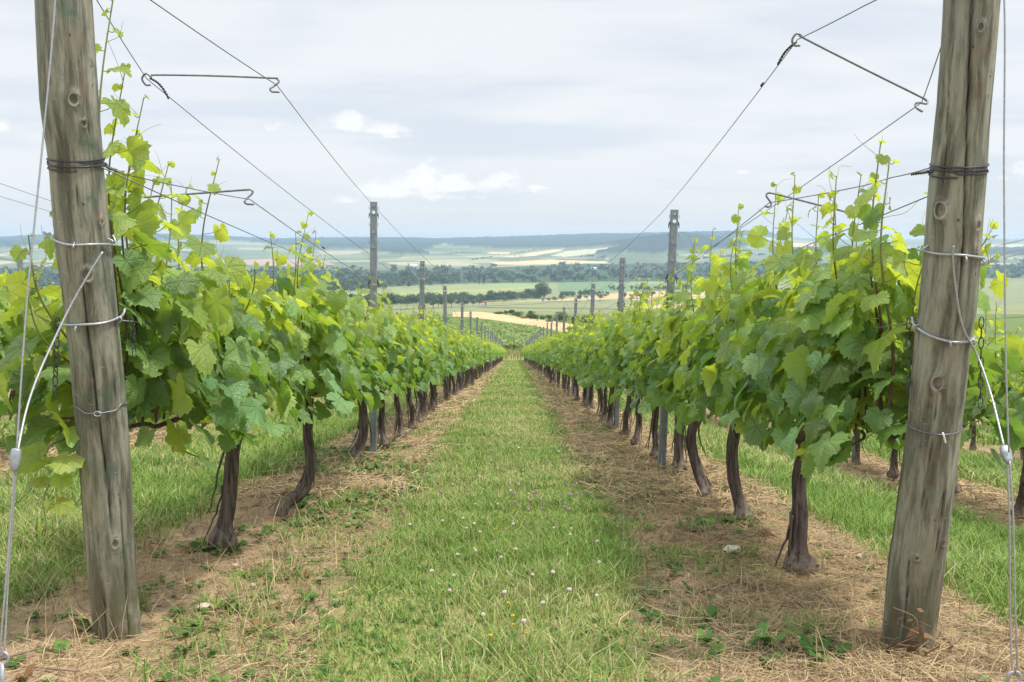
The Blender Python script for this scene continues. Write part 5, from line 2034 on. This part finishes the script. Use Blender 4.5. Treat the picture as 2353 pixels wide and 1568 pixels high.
ROADT = [(1275.6, 693, 13, 10), (1290.7, 693, 15, 12), (1332.7, 692, 18, 13), (1348, 688, 9, 9), (1379, 691.4, 19, 13), (1391, 684, 11, 9), (1435.6, 687, 17, 13), (1449.6, 683.5, 9, 7), (1463, 685.5, 16, 11), (1470, 685.4, 12, 8), (1478, 685.4, 12, 9), (1498.6, 685, 17, 12),
         (1007, 706, 20, 14), (1015, 705, 17, 12), (995, 707, 15, 13), (1037.5, 705, 20, 17), (1054, 703, 14, 10), (1067, 703.6, 15, 9), (1073, 703.4, 15, 9), (1087, 702.6, 15, 13), (1101.6, 701, 14, 12), (1245.8, 694, 7, 6), (1260.5, 693.5, 10, 9)]
order = sorted(range(len(ROADT)), key=lambda k: ROADT[k][0])
for rank, k in enumerate(order):
    px, py, h, w = ROADT[k]
    g, D = foot(px, py)
    tree(g, h * D / F, w * 1.35 * D / F, 'small dark round tree by the valley road, ' + ordinal(rank + 1) + ' from the left', 'trees along the valley road', TG[[0, 4, 0, 1][k % 4]])
g, D = foot(1250, 686)
tree(g, 44 * D / F, 46 * D / F, 'tall pale bushy tree standing above the riverside wood', None, (.105, .135, .075), 1500, .05, .03)
g, D = foot(1241, 684)
tree(g, 36 * D / F, 30 * D / F, 'broad pale tree leaning on the tallest tree of the riverside wood', None, (.09, .12, .06), 900, .05, .034)
for q, (px, h, w) in enumerate(((1101, 30, 9), (1112, 29, 11))):
    g, D = foot(px, 654)
    tree(g, h * D / F, w * D / F, ('slim dark poplar standing in front of the valley woodland' if q else 'slim dark poplar beside a broader poplar at the woodland edge'), 'poplars at the woodland edge', (.038, .065, .034), 600, .03, .04)
for q, (px, py, h, w) in enumerate(((1105, 622, 9, 3.2), (1131, 624, 9, 2.4), (1189, 622, 12, 2.4), (1193, 622, 11, 2.2), (1228, 620, 8, 3), (1052, 626, 7, 3))):
    g, D = foot(px, py)
    tree(g, h * D / F, w * 1.6 * D / F, 'thin upright poplar rising behind the woodland, ' + ordinal(q + 1) + ' of six from the left', 'upright poplars behind the woodland', (.04, .07, .04), 160, .02, .05)

BUSH = [(1147, 722, 19, 6), (1163, 722, 12, 9), (1179, 725, 20, 14), (1192, 729, 20, 13), (1206, 732, 18, 6), (1219, 733, 24, 17), (1235, 737, 19, 15), (1248, 735, 12, 8), (1262, 734, 16, 11), (1266, 739, 24, 6), (1296, 742, 30, 22), (1318, 743, 14, 8), (1341, 746, 36, 20), (1364, 749, 16, 11)]
for k, (px, py, w, h) in enumerate(BUSH):
    g, D = foot(px, py)
    root = thing('bush', g, 'green hedge bush above the wheat strip, ' + ordinal(k + 1) + ' from the left', 'bush', 'bushes along the wheat strip')
    b = Bag()
    tree_into(b, np.array((0, 0, -.3)), h * D / F * 1.3, w * 1.5 * D / F, 900, TG[(k * 2) % 5] * (1.2 if k % 2 else 1.0), fr_, .034)
    b.obj('foliage', M_TREE, root)
    b = Bag()
    for q in range(5):
        a = q * 1.25
        r_ = w * D / F
        b.add(*tube([(0, 0, -.3), (math.cos(a) * r_ * .1, math.sin(a) * r_ * .1, h * D / F * .3), (math.cos(a) * r_ * .22, math.sin(a) * r_ * .22, h * D / F * .6)], [.09, .07, .03], 5))
    b.obj('stems', trunk_mat, root)


# the valley road and its traffic
b = Bag()
cl = []
for px, py in ((300, 727), (700, 719.5), (900, 712), (1010, 707.5), (1112, 703.6), (1250, 695.5), (1310, 693.2), (1360, 690.6), (1450, 686.4), (1550, 683), (1800, 676)):
    g, D = foot(px, py)
    cl.append(g)
cl = smooth_path(cl, 160)
cl[:, 2] = ground(cl[:, 0], cl[:, 1]) + .35
dn = nrm(np.gradient(cl, axis=0))
sd = nrm(np.stack([-dn[:, 1], dn[:, 0], dn[:, 0] * 0], -1))
V = np.concatenate([cl - sd * 3.6, cl + sd * 3.6])
m = len(cl)
b.add(V, [(k, k + 1, m + k + 1, m + k) for k in range(m - 1)], col=np.array((.16, .155, .145)))
o = b.obj('road', M_HOUSE, None, True)
tag(o, 'narrow asphalt road across the valley meadow', kind='structure')


def wheel(root, x, y, r):
    b = Bag()
    b.add(*tube([(x, y - .16, r), (x, y + .16, r)], r, 14), col=(.02, .02, .02))
    w = b.obj('wheel', M_HOUSE, root)
    b = Bag()
    for s in (-1, 1):
        b.add(*tube([(x, y + s * .165, r), (x, y + s * .175, r)], r * .55, 12), col=(.4, .4, .42))
    b.obj('rim', M_HOUSE, w)


def lorry(px, py, trailer, cab, label, flat=False, flip=1, tl_=9.0):
    g, D = foot(px, py)
    g[2] += .36
    k = int(np.argmin(np.linalg.norm(cl[:, :2] - g[:2], axis=1)))
    root = thing('lorry', g, label, 'lorry')
    root.rotation_euler = (0, 0, math.atan2(dn[k, 1], dn[k, 0]))
    b = Bag()
    if flat:
        box(b, (flip * .6, 0, 1.25), (tl_, 2.5, .25), col=trailer)
        for s in (-1, 1):
            box(b, (flip * .6, s * 1.22, 1.45), (tl_, .06, .3), col=np.array(trailer) * .8)
        b.obj('flatbed', M_HOUSE, root, False)
    else:
        box(b, (flip * .6, 0, 2.55), (tl_, 2.55, 2.75), col=trailer)
        for q in range(8):
            for s in (-1, 1):
                box(b, (flip * .6 - tl_ / 2 + (q + .5) * tl_ / 8, s * 1.29, 2.55), (.08, .04, 2.6), col=np.array(trailer) * .8)
        b.obj('box_body', M_HOUSE, root, False)
    b = Bag()
    box(b, (flip * .2, 0, .95), (tl_ + 3.4, 1.1, .25), col=(.05, .05, .055))
    b.obj('chassis', M_HOUSE, root, False)
    b = Bag()
    cx = -flip * (tl_ / 2 + .75)
    V = np.array([(0, 0, .6), (2.0, 0, .6), (2.0, 0, 1.7), (1.75, 0, 2.9), (0, 0, 3.0)])
    V[:, 0] = cx + flip * .95 - flip * V[:, 0]
    W2 = np.concatenate([V + (0, 1.2, 0), V - (0, 1.2, 0)])
    b.add(W2, [(0, 1, 6, 5), (1, 2, 7, 6), (2, 3, 8, 7), (3, 4, 9, 8), (4, 0, 5, 9), (1, 0, 4, 3), (5, 6, 8, 9)], [(1, 3, 2), (6, 7, 8)], col=cab)
    c = b.obj('cab', M_HOUSE, root, False)
    b = Bag()
    e = .02 * flip
    b.add([(V[2, 0] - e, 1.05, 1.75), (V[3, 0] - e, 1.05, 2.7), (V[3, 0] - e, -1.05, 2.7), (V[2, 0] - e, -1.05, 1.75)], [(0, 1, 2, 3)], col=(.03, .04, .05))
    for s in (-1, 1):
        box(b, (cx - flip * .35, s * 1.21, 2.2), (1.0, .02, .8), col=(.03, .04, .05))
    b.obj('window', M_HOUSE, c, False)
    for wx in (-tl_ / 2 - 1.0, -tl_ / 2 + 1.2, tl_ / 2 - 1.6, tl_ / 2 - .4):
        for s in (-1, 1):
            wheel(root, flip * wx, s * 1.08, .5)
    return root


lorry(1113, 703.4, (.42, .045, .07), (.75, .75, .75), 'red box lorry with a white cab driving on the valley road', tl_=9.3)
lorry(1359, 690.4, (.78, .78, .78), (.78, .78, .78), 'long all-white box lorry on the valley road behind the right row', tl_=12.5)
lorry(1450, 686.2, (.60, .62, .63), (.12, .28, .50), 'flatbed lorry with a blue cab on the valley road', True, -1, 7.5)
lorry(729, 717.5, (.03, .22, .16), (.05, .20, .16), 'green box lorry on the valley road seen behind the left row', tl_=8.5)


def car(px, py, col, label, L=4.3, H=1.5):
    g, D = foot(px, py)
    g[2] += .36
    k = int(np.argmin(np.linalg.norm(cl[:, :2] - g[:2], axis=1)))
    root = thing('car', g, label, 'car' if H < 1.8 else 'van')
    root.rotation_euler = (0, 0, math.atan2(dn[k, 1], dn[k, 0]))
    b = Bag()
    pr = np.array([(-.5, .22), (-.5, .55), (-.42, .60), (-.30, .95), (.22, 1.0), (.34, .62), (.49, .52), (.5, .22)])
    V = np.stack([pr[:, 0] * L, pr[:, 0] * 0, pr[:, 1] * H], -1)
    V2 = np.concatenate([V + (0, .85, 0), V - (0, .85, 0)])
    m = len(pr)
    b.add(V2, [(q, (q + 1) % m, m + (q + 1) % m, m + q) for q in range(m)], [(0, q + 1, q) for q in range(1, m - 1)], [(m, m + q, m + q + 1) for q in range(1, m - 1)], col=col)
    b.obj('body', M_HOUSE, root, False)
    b = Bag()
    for s in (-1, 1):
        box(b, (-.03 * L, s * .86, .79 * H), (.42 * L, .02, .22 * H), col=(.03, .04, .05))
    b.obj('window', M_HOUSE, root, False)
    for wx in (-.32, .32):
        for s in (-1, 1):
            wheel(root, wx * L, s * .78, .32)


car(1307, 693.2, (.75, .75, .75), 'small white car on the valley road between two round trees')
car(705, 719, (.75, .75, .76), 'white van on the valley road ahead of the green lorry', 6.0, 2.4)


def house(px, py, D, L, Wd, H, roofc, wallc, label, group, rot=0.0):
    x = (px - 1180) * D / F
    g = (x, D, float(ground(x, D)))
    root = thing('house', g, label, 'house', group)
    root.rotation_euler = (0, 0, rot)
    b = Bag()
    box(b, (0, 0, H / 2 - 1), (L, Wd, H + 2), col=wallc)
    V = [(-L / 2, -Wd / 2, H), (-L / 2, Wd / 2, H), (-L / 2, 0, H + Wd * .34), (L / 2, -Wd / 2, H), (L / 2, Wd / 2, H), (L / 2, 0, H + Wd * .34)]
    b.add(V, [(0, 2, 1), (3, 4, 5)], col=wallc)
    wl = b.obj('wall', M_HOUSE, root, False)
    b = Bag()
    for s in (-1, 1):
        e = .5
        b.add([(-L / 2 - e, s * (Wd / 2 + e), H - e * .68 + .06), (L / 2 + e, s * (Wd / 2 + e), H - e * .68 + .06), (L / 2 + e, 0, H + Wd * .34 + .06), (-L / 2 - e, 0, H + Wd * .34 + .06)], [(0, 1, 2, 3) if s < 0 else (3, 2, 1, 0)], col=roofc)
    b.obj('roof', M_HOUSE, root, False)
    for s in np.arange(-L / 2 + 2, L / 2 - 1, 3.2):
        b = Bag()
        box(b, (s, -Wd / 2 - .03, H * .55), (1.1, .06, 1.5), col=(.05, .06, .07))
        b.obj('window', M_HOUSE, root, False)


WL = [(.72, .68, .60), (.60, .54, .46), (.78, .76, .72)]
RF = [(.36, .17, .11), (.30, .16, .12), (.17, .15, .16), (.40, .25, .18)]
V_L = 'small village house with a pitched roof, far off behind the left wooden post'
for q in range(22):
    yy_ = fr_.uniform(628, 662)
    house(fr_.uniform(-60, 135), yy_, float(np.interp(yy_, (625, 662), (3250, 2150))), fr_.uniform(9, 17), fr_.uniform(7, 10), fr_.uniform(4, 7), RF[fr_.integers(0, 4)], WL[fr_.integers(0, 3)], V_L, 'houses of the left village', fr_.uniform(-.6, .6))
for px, L in ((84, 26), (97, 20), (104, 16)):
    house(px, 613, 3700, L, 11, 5, (.55, .5, .45), (.78, .77, .74), 'long white shed on the hillside beyond the left wooden post', 'sheds on the left hillside', .1)
for q in range(14):
    house(2290 + fr_.uniform(0, 120), 645, fr_.uniform(2450, 3000), fr_.uniform(9, 16), fr_.uniform(7, 10), fr_.uniform(4, 7), RF[fr_.integers(0, 4)], WL[fr_.integers(0, 3)], 'small village house with a pitched roof, far off beyond the right wooden post', 'houses of the right village', fr_.uniform(-.6, .6))
for q in range(13):
    house(1117 + q * 7 + fr_.uniform(-2, 2), 591, 5000 + fr_.uniform(-60, 60), fr_.uniform(8, 13), 8, 5, (.35, .27, .24), (.80, .79, .76), 'tiny pale hamlet house in a row on the far fields', 'houses of the far hamlet', fr_.uniform(-.4, .4))
for px, D, L in ((1611, 5000, 15), (1617, 4950, 12), (1608, 4600, 16), (1632, 4700, 12), (1645, 3800, 22), (1650, 3780, 14), (1680, 3750, 36), (1696, 3700, 24), (1772, 4300, 16), (1790, 4300, 14), (1810, 4250, 18)):
    house(px, 600, D, L, 10, 6, (.50, .42, .36), (.80, .79, .76), 'pale building among trees below the right-hand hills', 'buildings below the right-hand hills', .1)
house(1394, 597, 4600, 14, 9, 6, (.35, .27, .24), (.82, .8, .78), 'lone white farmhouse beside a dark copse on the far fields', None, .2)
house(1364, 610, 3500, 17, 9, 5, (.75, .73, .7), (.82, .82, .80), 'low white barn half sunk in the valley woodland', None, .0)
house(952, 615, 3800, 26, 12, 4, (.55, .58, .62), (.75, .76, .78), 'long pale shed just left of the second left trellis post', None, .05)
